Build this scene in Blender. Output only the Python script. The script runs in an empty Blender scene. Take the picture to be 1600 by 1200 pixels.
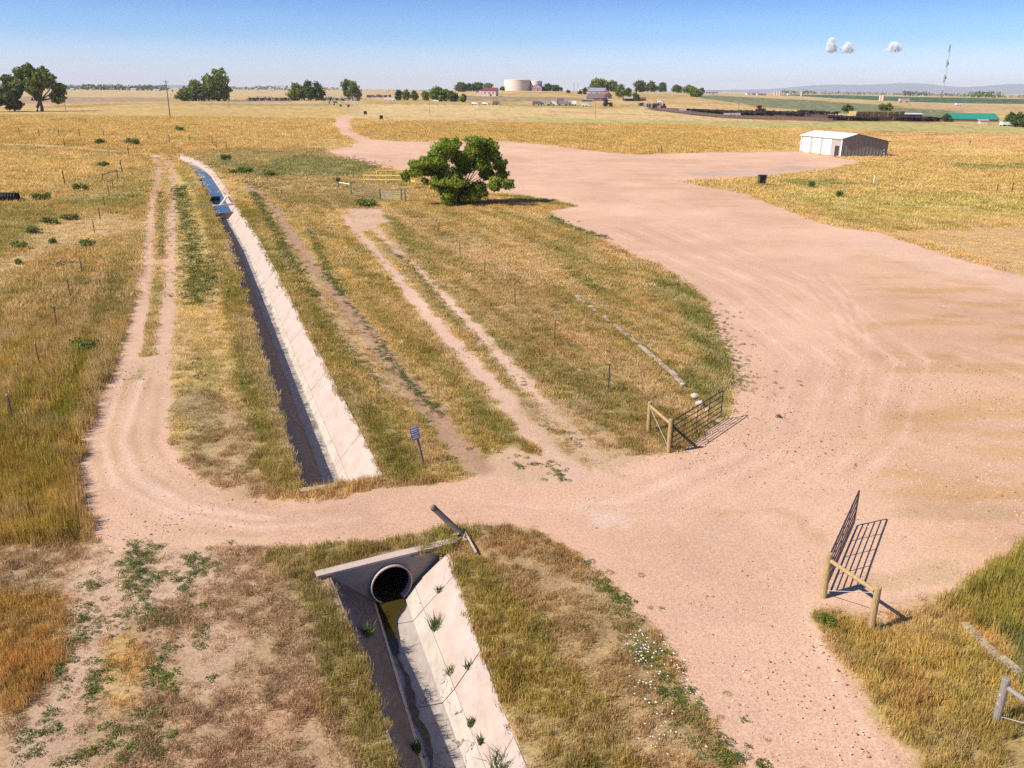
import bpy, bmesh, math, random
import numpy as np
from mathutils import Matrix, Vector, Euler
R = math.radians
random.seed(7); RNG = np.random.default_rng(11)
S = bpy.context.scene
COL = S.collection

# ------------------------------------------------------------------ camera
CAM_H = 14.0
FOCAL_PX, PITCH, ROLL = 1300.0, 19.447, 0.0075
cd = bpy.data.cameras.new('camera'); cam = bpy.data.objects.new('camera', cd); COL.objects.link(cam)
cd.sensor_width = 36.0; cd.lens = 36.0 * FOCAL_PX / 1600.0
cd.clip_start = 0.5; cd.clip_end = 200000
_p = R(PITCH)
_fw = Vector((0, math.cos(_p), -math.sin(_p))); _up = Vector((0, math.sin(_p), math.cos(_p))); _rt = Vector((1, 0, 0))
_c, _s = math.cos(ROLL), math.sin(ROLL)
_r = _rt * _c + _up * _s; _u = _up * _c - _rt * _s
cam.matrix_world = Matrix(((_r.x, _u.x, -_fw.x, 0), (_r.y, _u.y, -_fw.y, 0), (_r.z, _u.z, -_fw.z, CAM_H), (0, 0, 0, 1)))
S.camera = cam

# ------------------------------------------------------------------ sky, sun, exposure
SUN_ELEV, SHADOW_AZ = 42.5, 22.0          # shadows fall 22 degrees off +X towards +Y
W = bpy.data.worlds.new('World'); S.world = W; W.use_nodes = True
nt = W.node_tree; nt.nodes.clear()
sky = nt.nodes.new('ShaderNodeTexSky'); sky.sky_type = 'NISHITA'; sky.sun_disc = False
sky.sun_elevation = R(SUN_ELEV)
_sa = R(SHADOW_AZ + 180.0)                # compass of the sun: sky rotation 0 = +Y, clockwise
sky.sun_rotation = math.pi / 2 - _sa
sky.altitude = 1500; sky.air_density = 1.0; sky.dust_density = 0.3; sky.ozone_density = 2.5
bg = nt.nodes.new('ShaderNodeBackground'); bg.inputs['Strength'].default_value = 0.1
wo = nt.nodes.new('ShaderNodeOutputWorld')
geo = nt.nodes.new('ShaderNodeNewGeometry'); sx = nt.nodes.new('ShaderNodeSeparateXYZ'); nt.links.new(geo.outputs['Incoming'], sx.inputs[0])
neg = nt.nodes.new('ShaderNodeMath'); neg.operation = 'MULTIPLY'; neg.inputs[1].default_value = -1; nt.links.new(sx.outputs['Z'], neg.inputs[0])
tint = nt.nodes.new('ShaderNodeValToRGB'); tint.color_ramp.interpolation = 'EASE'; ce = tint.color_ramp.elements      # clear dry western air: bluer with height
SKY_TINT = [(0.0, (.84, .85, 1.10)), (.03, (.70, .77, 1.05)), (.06, (.44, .66, 1.0)), (.105, (.28, .51, .87)), (.35, (.34, .55, .88)), (1.0, (.6, .75, .95))]
ce[0].position = 0; ce[0].color = (*SKY_TINT[0][1], 1); ce[1].position = 1; ce[1].color = (*SKY_TINT[-1][1], 1)
for _q, _k in SKY_TINT[1:-1]: ce.new(_q).color = (*_k, 1)
mul = nt.nodes.new('ShaderNodeMix'); mul.data_type = 'RGBA'; mul.blend_type = 'MULTIPLY'; mul.inputs[0].default_value = 1
nt.links.new(neg.outputs[0], tint.inputs[0]); nt.links.new(sky.outputs[0], mul.inputs[6]); nt.links.new(tint.outputs[0], mul.inputs[7])
nt.links.new(mul.outputs[2], bg.inputs[0]); nt.links.new(bg.outputs[0], wo.inputs[0])
sl = bpy.data.lights.new('sun', 'SUN'); sl.energy = 5.0; sl.angle = R(0.53); sl.color = (1.0, 0.93, 0.82)
sun = bpy.data.objects.new('sun', sl); COL.objects.link(sun)
_d = Vector((math.cos(R(SHADOW_AZ)) * math.cos(R(SUN_ELEV)), math.sin(R(SHADOW_AZ)) * math.cos(R(SUN_ELEV)), -math.sin(R(SUN_ELEV))))
sun.rotation_euler = _d.to_track_quat('-Z', 'Y').to_euler()
vs = S.view_settings; vs.view_transform = 'Standard'; vs.look = 'None'; vs.exposure = 0.6; vs.gamma = 1.0; vs.use_curve_mapping = False
S.cycles.max_bounces = 5; S.cycles.diffuse_bounces = 2; S.cycles.transparent_max_bounces = 24; S.cycles.volume_bounces = 0; S.cycles.adaptive_threshold = .006; S.cycles.use_denoising = False; S.cycles.sample_clamp_indirect = 1.5

# ------------------------------------------------------------------ noise and shapes on the plan
def _hash(ix, iy, k):
    h = (ix.astype(np.int64) * 374761393 + iy.astype(np.int64) * 668265263 + k * 974711) & 0x7fffffff
    h = ((h ^ (h >> 13)) * 1274126177) & 0x7fffffff
    h = h ^ (h >> 16)
    return (h & 0xffff) / 65535.0
def vnoise(x, y, k=0):
    ix, iy = np.floor(x), np.floor(y); fx, fy = x - ix, y - iy
    fx = fx * fx * (3 - 2 * fx); fy = fy * fy * (3 - 2 * fy)
    a = _hash(ix, iy, k); b = _hash(ix + 1, iy, k); c = _hash(ix, iy + 1, k); d = _hash(ix + 1, iy + 1, k)
    return (a * (1 - fx) + b * fx) * (1 - fy) + (c * (1 - fx) + d * fx) * fy
def fbm(x, y, scale, k=0, octs=3):
    t = np.zeros_like(x, dtype=float); a = 1.0; n = 0.0; f = 1.0 / scale
    for o in range(octs):
        t += a * vnoise(x * f + 17.3 * o, y * f - 9.1 * o, k + o * 31); n += a; a *= 0.55; f *= 2.03
    return t / n
def smooth(e0, e1, v):
    t = np.clip((v - e0) / (e1 - e0), 0, 1); return t * t * (3 - 2 * t)
def seg_dist(x, y, pts, closed=False):
    d2 = np.full(x.shape, 1e12)
    n = len(pts)
    for i in range(n if closed else n - 1):
        ax, ay = pts[i]; bx, by = pts[(i + 1) % n]
        vx, vy = bx - ax, by - ay; L = vx * vx + vy * vy + 1e-9
        t = np.clip(((x - ax) * vx + (y - ay) * vy) / L, 0, 1)
        d2 = np.minimum(d2, (x - ax - t * vx) ** 2 + (y - ay - t * vy) ** 2)
    return np.sqrt(d2)
def poly_sd(x, y, pts):                   # signed distance, positive inside
    ins = np.zeros(x.shape, bool); n = len(pts)
    for i in range(n):
        ax, ay = pts[i]; bx, by = pts[(i + 1) % n]
        c = (ay > y) != (by > y)
        ins ^= c & (x < (bx - ax) * (y - ay) / ((by - ay) if abs(by - ay) > 1e-9 else 1e-9) + ax)
    d = seg_dist(x, y, pts, True)
    return np.where(ins, d, -d)

# ------------------------------------------------------------------ relief of the land
_TR = [0, 90, 180, 280, 380, 500, 700, 1000, 1600, 3000, 9600]
_TA = [-0.75, -0.54, -0.38, -0.20, 0.0, 0.155, 0.31, 0.50, 0.80]      # bearing, x over y
_TZ = [[0, 0, 1.5, 6.0, 3.5, 2.0, 4.0, 5.0, 6.0, 8.0, 8.0],
       [0, 0, 1.5, 6.0, 3.5, 2.0, 4.0, 5.0, 6.0, 8.0, 8.0],
       [0, 0, 1.0, 4.2, 4.5, 3.0, 4.0, 5.0, 6.0, 8.0, 8.0],
       [0, 0, 1.0, 3.0, 4.0, 3.0, 5.0, 6.0, 8.0, 15.0, 10.0],
       [0, 0, 0.5, 2.0, 3.0, 4.2, 9.0, 13.6, 12.0, 8.0, 8.0],
       [0, 0, 0.5, 2.0, 3.0, 4.0, 8.5, 13.0, 13.0, 9.0, 8.0],
       [0, 0, 0.5, 1.5, 2.2, 3.2, 5.5, 7.5, 9.5, 10.0, 8.0],
       [0, 0, 0.5, 1.0, 1.5, 2.0, 3.4, 4.2, 5.5, 8.0, 8.0],
       [0, 0, 0.5, 1.0, 1.5, 2.0, 3.4, 4.2, 5.5, 8.0, 8.0]]
def land_z(x, y):
    r = np.sqrt(x * x + y * y); b = np.clip(x / np.maximum(y, 1e-3), -0.75, 0.80); b = np.where(y <= 0, 0.0, b)
    lr = np.log1p(r / 60.0); LR = np.log1p(np.array(_TR) / 60.0)
    Z = np.array(_TZ)
    i = np.clip(np.searchsorted(_TA, b) - 1, 0, len(_TA) - 2)
    A = np.array(_TA); t = np.clip((b - A[i]) / (A[i + 1] - A[i]), 0, 1); t = t * t * (3 - 2 * t)
    j = np.clip(np.searchsorted(LR, lr) - 1, 0, len(LR) - 2)
    u = np.clip((lr - LR[j]) / (LR[j + 1] - LR[j]), 0, 1); u = u * u * (3 - 2 * u)
    return (Z[i, j] * (1 - u) + Z[i, j + 1] * u) * (1 - t) + (Z[i + 1, j] * (1 - u) + Z[i + 1, j + 1] * u) * t

def base_z(x, y):
    x = np.asarray(x, float); y = np.asarray(y, float)
    return land_z(x, y)

# ------------------------------------------------------------------ ditch: one line of concrete channel, broken by the road culvert
LOW0 = np.array([-3.811, 22.870]); LOWD = np.array([0.315, -0.949]); LOWN = np.array([0.949, 0.315])   # leaves the culvert towards the viewer
UP0 = np.array([-6.312, 28.327])
UPLINE = [(-6.312, 28.327), (-6.94, 31.55), (-9.80, 37.58), (-13.48, 47.32), (-18.52, 60.68), (-27.10, 83.22), (-36.35, 105.73), (-43.85, 124.33), (-52.89, 145.86), (-60.44, 161.21), (-69.67, 176.46)]
UPLINE[1] = (-7.77, 32.25)
def low_hw(s): return np.interp(s, [0, 2, 5, 9, 14], [1.92, 1.72, 1.48, 1.30, 1.25])
def low_prof(o, hw):                      # channel depth at offset o from its axis
    lft = -1.25 * np.clip((hw + o) / (hw - .62), 0, 1); rgt = -1.05 * np.clip((hw - o) / (hw - .75), 0, 1)
    mid = np.interp(o, [-.62, -.5, .42, .75], [-1.25, -1.40, -1.42, -1.05])
    return np.where(o < -.62, lft, np.where(o > .75, rgt, mid))
UPHW = 1.5
def up_prof(o):
    return np.interp(o, [-UPHW, -0.40, 0.30, 0.55, UPHW], [0, -1.42, -1.44, -1.12, 0])
def up_coords(x, y):
    best = np.full(x.shape, 1e9); off = np.zeros(x.shape); along = np.zeros(x.shape); acc = 0.0
    for i in range(len(UPLINE) - 1):
        a = np.array(UPLINE[i]); b = np.array(UPLINE[i + 1]); v = b - a; L = np.hypot(*v); v = v / L
        t = (x - a[0]) * v[0] + (y - a[1]) * v[1]
        o = (x - a[0]) * v[1] - (y - a[1]) * v[0]         # + on the right hand
        lo = -1e9 if i == 0 else -0.01
        over = np.maximum(np.maximum(t - L, lo - t), 0)
        d = np.abs(o) + over * 4
        m = d < best
        best = np.where(m, d, best); off = np.where(m, o, off); along = np.where(m, acc + t, along); acc += L
    return off, along, best
UPLEN = sum(math.dist(UPLINE[i], UPLINE[i + 1]) for i in range(len(UPLINE) - 1))
def carve(x, y, extra=0.12):
    """depth cut into the land for the channel bed (a little below the concrete)"""
    s = (x - LOW0[0]) * LOWD[0] + (y - LOW0[1]) * LOWD[1]
    o = (x - LOW0[0]) * LOWN[0] + (y - LOW0[1]) * LOWN[1]
    hw = low_hw(s)
    z = np.where((s > 0.0) & (s < 16), np.where(np.abs(o) < hw, low_prof(o, hw) - extra, 0), 0)
    near = (x > -150) & (x < 5) & (y > 26) & (y < 320)
    o2, a2, b2 = up_coords(x, y)
    z2 = np.where(near & (a2 > 0.0) & (b2 < UPHW) & (a2 < UPLEN), up_prof(o2) - extra, 0)
    return np.minimum(z, z2)
def gz(x, y):
    x = np.asarray(x, float); y = np.asarray(y, float)
    return base_z(x, y)
def gz1(p): return float(gz(np.array([p[0]]), np.array([p[1]]))[0])

# ------------------------------------------------------------------ what grows or lies where (plan in metres)
GRAV = (.555, .348, .236); TAN = (.44, .30, .19); SOIL = (.42, .275, .19)
GOLD = (.50, .345, .135); STRAW = (.56, .40, .19); OLIVE = (.27, .205, .055); GREEN = (.155, .165, .035)
DKGREEN = (.075, .11, .03); BROWN = (.30, .19, .085); ORANGE = (.47, .28, .10)
LAYERS = []
def _dry(c):                              # summer greens are half straw
    return (c[0] * 1.10, c[1] * 1.02, c[2] * 1.25) if c and c[0] < .36 and c[1] > c[0] * .72 and c[1] > .13 else c
def poly(pts, col=None, cover=None, hgt=None, grav=None, soft=.4, amp=.6, ns=2.0, alpha=1.0, patch=None):
    LAYERS.append(('p', pts, 0, _dry(col), cover, hgt, grav, soft, amp, ns, alpha, patch))
def line(pts, width, col=None, cover=None, hgt=None, grav=None, soft=.3, amp=.3, ns=1.2, alpha=1.0, patch=None):
    LAYERS.append(('l', pts, width, _dry(col), cover, hgt, grav, soft, amp, ns, alpha, patch))
# far fields
poly([(-348.7, 500.5), (-238.9, 471.0), (-213.4, 580.9), (-114.9, 555.8), (-99.2, 558.4), (-67.39, 356.34), (-58.29, 282.09), (-44.47, 201.43), (-52.03, 193.27), (-73.15, 196.27), (-129.70, 184.02)], GOLD, 1, .5, 0, 4, 8, 20)
poly([(-564.0, 812.5), (-441.0, 861.3), (-321.1, 842.6), (-200.5, 779.4), (-163.3, 633.8), (-263.7, 691.2), (-300.4, 585.3), (-362.0, 519.8)], (.30, .22, .13), soft=8, amp=15, ns=60, alpha=.8)
poly([(-283.3, 521.5), (-264.5, 581.4), (-230.3, 627.4), (-249.3, 547.8), (-268.7, 494.4)], OLIVE, soft=5, amp=8, ns=40, alpha=.7)
poly([(-257.3, 615.2), (-154.8, 600.7), (-73.0, 613.2), (-102.2, 575.8), (-175.7, 542.9)], (.28, .25, .09), soft=5, amp=10, ns=40, alpha=.8)
poly([(-105.5, 594.3), (-1.3, 537.3), (70.7, 491.8), (115.61, 397.52), (107.59, 369.57), (50.99, 353.12), (1.95, 388.26), (-43.28, 322.08), (-60.49, 339.41)], STRAW, soft=5, amp=8, ns=30)
poly([(19.2, 462.6), (61.9, 429.7), (86.12, 395.98), (58.59, 406.51), (18.1, 436.6)], (.45, .28, .13), soft=3, amp=8, ns=30, alpha=.8)
poly([(-47.0, 775.3), (-1.8, 718.6), (53.6, 725.6), (46.1, 622.6), (-1.5, 602.5), (-37.7, 620.9)], (.24, .20, .10), soft=10, amp=20, ns=60, alpha=.9)
poly([(-112.9, 678.4), (-36.5, 600.6), (39.0, 553.2), (82.5, 575.6), (78.0, 543.4), (36.2, 512.7), (-34.3, 565.3), (-100.8, 605.7)], (.36, .28, .10), soft=5, amp=10, ns=40, alpha=.8)
poly([(40.8, 995.1), (125.8, 881.7), (185.0, 858.4), (89.0, 621.5), (54.2, 771.1), (-2.1, 853.3)], (.40, .29, .11), soft=8, amp=15, ns=60, alpha=.8)
poly([(-429.0, 2533.6), (-74.6, 993.9), (-52.7, 870.0), (-193.2, 1307.3)], (.45, .31, .19), soft=10, amp=20, ns=80, alpha=.8)
poly([(201.9, 921.8), (274.7, 952.6), (295.3, 817.0), (315.5, 725.4), (310.9, 620.4), (236.1, 459.5), (192.7, 441.0), (182.3, 502.2), (166.0, 573.5), (163.0, 707.2), (175.1, 826.3)], (.155, .18, .075), soft=6, amp=10, ns=60)
poly([(606.6, 1996.3), (731.3, 2028.5), (833.8, 1924.4), (912.0, 1802.2), (905.0, 1488.4), (550.6, 903.7), (486.4, 959.0), (440.5, 1014.7), (397.1, 1099.9), (418.0, 1375.0)], (.055, .115, .055), soft=8, amp=6, ns=80)
poly([(388.4, 894.1), (433.4, 854.2), (436.8, 716.1), (334.9, 547.9), (289.2, 568.5), (304.4, 699.8)], (.47, .31, .17), soft=8, amp=20, ns=60, alpha=.8)
poly([(81.5, 527.0), (98.7, 526.8), (123.5, 517.3), (144.9, 499.5), (169.7, 466.9), (163.56, 412.02), (200.8, 430.4), (207.63, 417.37), (194.07, 396.87), (137.84, 378.25), (113.66, 390.71), (96.12, 401.44), (83.3, 443.3), (76.4, 493.8)], (.12, .06, .045), 0, soft=2.5, amp=4, ns=15)
poly([(1.95, 388.26), (50.57, 350.15), (105.38, 361.87), (173.23, 395.84), (216.80, 352.74), (181.48, 294.45), (137.46, 313.02), (90.00, 308.23), (46.05, 318.28), (1.71, 335.66)], (.42, .36, .13), soft=4, amp=6, ns=20)
poly([(-50.01, 279.83), (-38.36, 320.44), (-9.68, 305.99), (43.11, 297.51), (93.03, 289.11), (66.52, 205.08), (28.86, 197.00), (9.26, 218.59), (-17.26, 226.90), (-33.02, 220.14), (-44.62, 245.07)], (.45, .31, .11), 1, .45, 0, 4, 8, 18)
poly([(11.14, 323.05), (69.94, 320.58), (93.03, 289.11), (41.35, 285.14)], ORANGE, soft=4, amp=10, ns=25, alpha=.7)
poly([(99.48, 309.54), (133.64, 304.17), (174.36, 282.68), (128.47, 206.91), (118.02, 228.77), (112.24, 261.30)], (.50, .32, .15), .8, .3, 0, 4, 10, 25, alpha=.9)
line([(108.38, 279.05), (131.83, 299.97), (152.05, 296.25), (170.04, 282.42)], 2.5, (.28, .22, .08), soft=3, amp=6, ns=20, alpha=.7)
line([(98.71, 269.34), (126.49, 278.08), (141.80, 284.21)], 2.0, (.22, .17, .06), soft=3, amp=6, ns=12, alpha=.7)
# middle ground, left: pasture
poly([(-121.62, 186.22), (-80.67, 193.35), (-65.89, 189.77), (-65.77, 175.83), (-72.33, 179.92), (-118.09, 180.56)], (.46, .31, .11), 1, .45, 0, 2, 3, 10)
poly([(-115.82, 176.92), (-74.37, 176.10), (-56.88, 134.77), (-32.50, 72.79), (-22.46, 45.78), (-16.15, 27.85), (-13.67, 24.14), (-14.35, 19.87), (-17.08, 18.68), (-34.95, 38.86)], (.40, .29, .11), 1, .42, 0, 1.0, 2, 8)
poly([(-115.82, 176.92), (-73.85, 171.73), (-62.21, 147.33), (-64.79, 138.93), (-63.39, 113.07), (-74.27, 111.42)], GOLD, 1, .4, 0, 2, 5, 12)
poly([(-67.57, 103.32), (-57.80, 102.59), (-51.72, 97.46), (-50.22, 89.71), (-44.37, 73.84), (-43.28, 64.34)], (.27, .24, .06), 1, .35, 0, 1.5, 3, 8)
poly([(-56.90, 106.98), (-54.07, 115.06), (-53.92, 126.57), (-49.70, 116.23), (-48.83, 105.17), (-51.57, 99.41)], (.28, .25, .07), 1, .35, 0, 1.5, 3, 6, alpha=.85)
poly([(-45.86, 77.00), (-50.28, 91.80), (-47.69, 97.55), (-42.88, 95.82), (-37.68, 84.67), (-41.01, 81.82), (-40.74, 73.99), (-37.76, 60.04), (-38.11, 56.08), (-43.28, 64.34)], (.50, .36, .20), .6, .12, .1, 1.5, 2.5, 5, alpha=.75)
poly([(-34.22, 62.33), (-31.23, 67.27), (-26.09, 56.45), (-26.15, 51.32), (-28.21, 48.30)], (.31, .24, .075), 1, .4, 0, 1, 2, 5, alpha=.8)
poly([(-30.71, 43.15), (-27.45, 48.32), (-21.91, 43.37), (-16.03, 27.86), (-13.98, 24.55), (-14.71, 21.82), (-19.33, 21.76)], (.40, .285, .075), 1, .6, 0, .8, 1.5, 4)
poly([(-19.85, 22.48), (-13.83, 24.47), (-13.48, 23.73), (-13.28, 19.88), (-16.14, 17.39)], (.40, .24, .09), .9, .25, 0, .6, 1.2, 3)
# strip between the farm road and the ditch
poly([(-65.37, 163.36), (-57.44, 148.69), (-32.61, 93.46), (-21.43, 62.77), (-14.97, 45.97), (-10.23, 34.29), (-7.79, 27.73), (-10.07, 27.43), (-11.95, 28.74), (-13.90, 31.42), (-15.81, 35.75), (-21.71, 51.45), (-38.39, 95.35)], (.56, .40, .17), .8, .15, 0, .3, .5, 2)
poly([(-16.68, 39.28), (-10.94, 35.85), (-7.91, 27.73), (-9.87, 27.54), (-11.80, 29.02), (-13.95, 32.08)], (.36, .245, .13), .7, .13, 0, .5, .8, 2, alpha=.9)
line([(-58.06, 148.58), (-40.89, 111.12), (-29.62, 83.11), (-21.77, 62.76), (-16.38, 48.62), (-12.45, 38.43), (-10.23, 32.84), (-8.57, 27.98)], .75, (.29, .24, .06), 1, .26, 0, .3, .5, 1.5)
# right of the ditch
poly([(-71.27, 181.69), (-63.94, 190.26), (-43.81, 195.02), (-36.73, 174.54), (-22.98, 151.80), (-17.11, 140.47), (-14.72, 120.24), (-18.72, 101.70), (-25.56, 101.23), (-37.85, 124.95), (-46.85, 136.51)], (.31, .25, .085), 1, .3, 0, 1, 2.5, 6)
poly([(-46.85, 136.51), (-25.56, 101.23), (-18.72, 101.70), (1.56, 30.44), (2.22, 28.71), (-1.56, 28.64), (-4.90, 29.03), (-12.48, 48.72), (-34.71, 105.88)], (.46, .32, .12), .95, .22, 0, .5, .9, 3)
poly([(-23.82, 94.01), (-18.07, 92.05), (-3.93, 48.96), (0.01, 36.08), (1.31, 30.43), (-1.77, 36.04), (-8.27, 51.84)], (.37, .265, .085), 1, .25, 0, .8, 1.5, 3, alpha=.8)
line([(-35.24, 108.09), (-24.95, 83.32), (-17.29, 62.92), (-11.82, 48.74), (-8.37, 39.46), (-6.00, 33.63), (-4.34, 29.44)], .9, (.30, .245, .06), 1, .27, 0, .4, .7, 2)
poly([(-16.42, 101.87), (-14.32, 116.85), (-3.29, 102.86), (5.70, 95.62), (9.89, 81.13), (13.32, 68.92), (13.63, 55.85), (12.11, 44.21), (11.14, 38.95), (9.58, 36.28), (6.55, 31.79), (3.65, 30.78), (2.73, 32.39), (-0.01, 43.91), (-6.44, 68.18)], (.40, .275, .105), 1, .2, 0, .5, 1.0, 3)
poly([(-14.12, 102.05), (-7.38, 94.95), (1.48, 65.94), (5.67, 44.05), (7.78, 36.24), (5.71, 32.45), (3.81, 32.41), (1.65, 40.68), (-3.41, 61.19)], (.33, .245, .085), 1, .2, 0, 1, 1.5, 4, alpha=.75)
line([(-15.28, 99.38), (-8.65, 73.74), (-2.51, 52.00), (0.67, 41.70)], .8, (.20, .20, .05), 1, .2, 0, .6, .9, 2, alpha=.8)
poly([(10.42, 63.88), (13.38, 66.36), (13.80, 58.67), (13.12, 52.45), (12.11, 44.21), (11.26, 39.42), (10.08, 37.13), (8.45, 39.84), (10.32, 44.16), (11.09, 54.04)], (.19, .20, .045), 1, .3, 0, .4, .9, 2, alpha=.9)
line([(-9.34, 121.08), (-1.99, 118.40), (3.26, 113.99), (7.61, 108.00)], 1.2, (.20, .20, .05), 1, .25, 0, .8, 1, 3)
line([(4.59, 100.61), (6.22, 92.36), (9.97, 81.86)], .7, (.15, .17, .04), 1, .3, 0, .5, .6, 2)
poly([(-43.71, 182.19), (-33.91, 166.87), (-23.15, 152.94), (-25.23, 138.77), (-38.39, 137.41), (-47.21, 165.51)], (.17, .19, .055), 1, .35, 0, 1.5, 3, 6, alpha=.85)
line([(-55.56, 164.65), (-45.28, 146.70), (-39.39, 137.31)], 2.0, (.13, .16, .05), 1, .35, 0, 1, 2, 4, alpha=.8)
# right side pasture behind the yard
poly([(26.48, 136.88), (34.68, 141.13), (43.70, 146.75), (62.01, 163.70), (72.36, 179.19), (81.27, 189.36), (126.00, 202.82), (60.34, 94.35), (44.74, 91.73), (39.06, 89.83), (35.29, 92.73), (34.21, 100.34), (33.79, 112.20), (31.12, 126.07)], (.45, .315, .12), 1, .32, 0, .8, 1.5, 8)
poly([(39.52, 132.18), (46.66, 124.39), (61.96, 121.19), (73.81, 116.62), (65.42, 102.75), (48.05, 97.31), (39.05, 97.03), (36.25, 109.24)], (.38, .32, .10), 1, .3, 0, 2, 4, 8, alpha=.8)
poly([(42.70, 139.60), (53.01, 142.08), (54.88, 134.61), (44.45, 129.04)], (.22, .23, .06), 1, .35, 0, 1, 2.5, 5, alpha=.8)
poly([(88.26, 180.36), (93.08, 171.67), (106.71, 175.25), (100.76, 165.19), (87.12, 160.34)], (.22, .22, .07), 1, .3, 0, 2, 3, 8, alpha=.8)
poly([(39.05, 88.17), (44.34, 90.86), (60.34, 94.35), (42.55, 64.99), (41.98, 71.35), (41.52, 80.71)], (.49, .315, .145), .5, .08, .2, 1, 1.5, 5)
# foreground
poly([(-22.73, 23.60), (-13.48, 23.73), (-11.24, 23.84), (-9.34, 23.79), (-6.69, 24.03), (-3.35, 24.29), (-1.69, 24.83), (-1.18, 23.12), (-4.70, 22.32), (-3.40, 18.84), (-1.72, 12.70), (-13.92, 12.59)], (.37, .24, .145), .72, .14, 0, .25, .5, 1.2)
poly([(-13.44, 23.65), (-9.13, 23.79), (-9.05, 21.73), (-10.05, 19.92), (-10.78, 18.76), (-10.37, 16.51), (-9.64, 13.76), (-10.65, 13.75), (-11.58, 16.73), (-12.09, 19.30), (-13.78, 20.82)], (.47, .32, .22), .25, .06, .5, .3, .8, 1.5, alpha=.9)
poly([(-8.88, 19.20), (-7.90, 19.95), (-6.76, 18.53), (-7.04, 16.32), (-7.65, 16.32)], (.47, .325, .22), .3, .05, .4, .3, .6, 1.2, alpha=.75)
poly([(-18.59, 20.76), (-13.39, 21.32), (-12.38, 19.89), (-11.60, 17.69), (-11.67, 16.06), (-14.40, 15.00)], (.46, .27, .085), 1, .28, 0, .3, .6, 1.5, alpha=.95)
poly([(-10.78, 18.76), (-10.31, 19.47), (-9.50, 17.97), (-8.96, 16.30), (-9.47, 16.08), (-10.26, 17.46)], (.50, .31, .11), 1, .15, 0, .25, .4, 1)
poly([(-7.78, 23.41), (-5.08, 24.47), (-3.32, 23.96), (-5.81, 21.95), (-4.16, 19.26), (-2.18, 14.36), (-3.30, 14.35), (-4.68, 16.80), (-5.92, 19.97)], (.26, .22, .055), 1, .3, 0, .3, .6, 1.2, alpha=.9)
poly([(-3.38, 24.50), (-0.84, 25.28), (-0.59, 23.92), (-1.98, 22.92), (-3.28, 23.68)], (.25, .23, .055), 1, .32, 0, .25, .4, 1)
poly([(-2.02, 23.50), (-0.84, 25.19), (0.69, 24.99), (1.72, 23.95), (3.14, 21.72), (3.68, 20.10), (4.20, 18.39), (4.18, 16.90), (5.26, 14.44), (5.46, 12.77), (0.71, 12.72), (-0.43, 17.32)], (.34, .225, .105), .95, .16, 0, .25, .5, 1.3)
poly([(-1.96, 22.73), (-0.77, 23.12), (1.11, 19.47), (2.36, 16.21), (2.82, 14.05), (0.75, 14.03), (-0.27, 17.33)], (.27, .235, .05), 1, .28, 0, .4, .8, 1.3, alpha=.9)
poly([(2.13, 22.41), (3.16, 21.04), (3.86, 20.10), (4.19, 17.87), (4.67, 16.23), (5.41, 14.44), (4.70, 14.43), (3.82, 16.67), (3.34, 18.93), (2.68, 21.03)], (.30, .225, .085), .7, .10, .1, .25, .5, .9, alpha=.9)
# road and yard
YARD = [(5.25, 14.17), (4.83, 15.60), (4.46, 17.14), (4.36, 18.80), (3.70, 20.25), (3.13, 21.65), (2.26, 22.86), (1.51, 24.03), (0.69, 24.86), (-0.62, 25.37), (-2.13, 24.91), (-3.36, 24.37), (-5.42, 24.01), (-7.47, 23.82), (-9.30, 23.67), (-11.41, 23.76), (-12.72, 23.42), (-14.08, 24.77), (-15.66, 27.34), (-17.59, 31.03), (-19.05, 34.88), (-21.23, 42.26), (-21.39, 43.85), (-19.32, 43.90), (-17.83, 41.26), (-15.50, 34.96), (-13.85, 31.42), (-11.93, 28.69), (-10.04, 27.33), (-8.07, 26.96), (-6.25, 27.14), (-4.50, 27.94), (-2.40, 28.52), (-1.58, 29.09), (-0.25, 31.67), (1.57, 30.56), (2.62, 29.16), (3.89, 30.60), (5.27, 31.25), (6.51, 31.60), (7.89, 32.49), (9.27, 34.68), (10.34, 36.71), (11.39, 39.91), (12.11, 44.21), (13.08, 52.45), (13.83, 59.27), (13.13, 67.87), (11.36, 73.93), (9.34, 81.83), (5.62, 94.19), (4.24, 103.27), (8.06, 108.62), (5.83, 113.48), (-0.20, 119.24), (-5.85, 124.59), (-12.57, 136.82), (-17.45, 143.39), (-23.15, 152.94), (-29.28, 161.79), (-36.43, 176.30), (-42.11, 190.48), (-38.38, 200.81), (-38.56, 212.80), (-48.62, 241.56), (-57.94, 277.36), (-68.06, 331.34), (-68.56, 348.93), (-64.11, 354.06), (-57.15, 305.09), (-45.77, 247.43), (-36.55, 221.82), (-26.16, 217.10), (-17.18, 225.89), (-2.18, 229.54), (7.63, 218.47), (21.68, 198.24), (28.39, 193.69), (44.08, 199.76), (67.29, 205.12), (70.92, 186.86), (73.05, 179.24), (62.01, 163.70), (43.70, 146.75), (34.68, 141.13), (26.65, 137.82), (30.11, 130.06), (33.36, 120.20), (34.10, 110.37), (34.47, 98.83), (35.84, 92.30), (39.02, 89.41), (39.51, 83.14), (40.08, 74.16), (42.55, 64.99), (18.21, 24.19), (16.86, 24.05), (14.78, 22.52), (13.39, 21.34), (12.51, 20.90), (12.01, 20.83), (10.54, 20.00), (8.68, 20.10), (8.64, 19.21), (8.80, 17.80), (8.91, 16.28), (9.34, 15.04), (9.30, 14.20)]
poly(YARD, GRAV, 0, 0, 1, .18, .45, .9)
line([(-74.17, 174.68), (-82.17, 177.54), (-89.52, 179.22), (-99.41, 180.43), (-115.10, 180.01)], 1.1, (.50, .345, .215), .1, .05, .5, .5, .5, 3)
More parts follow.
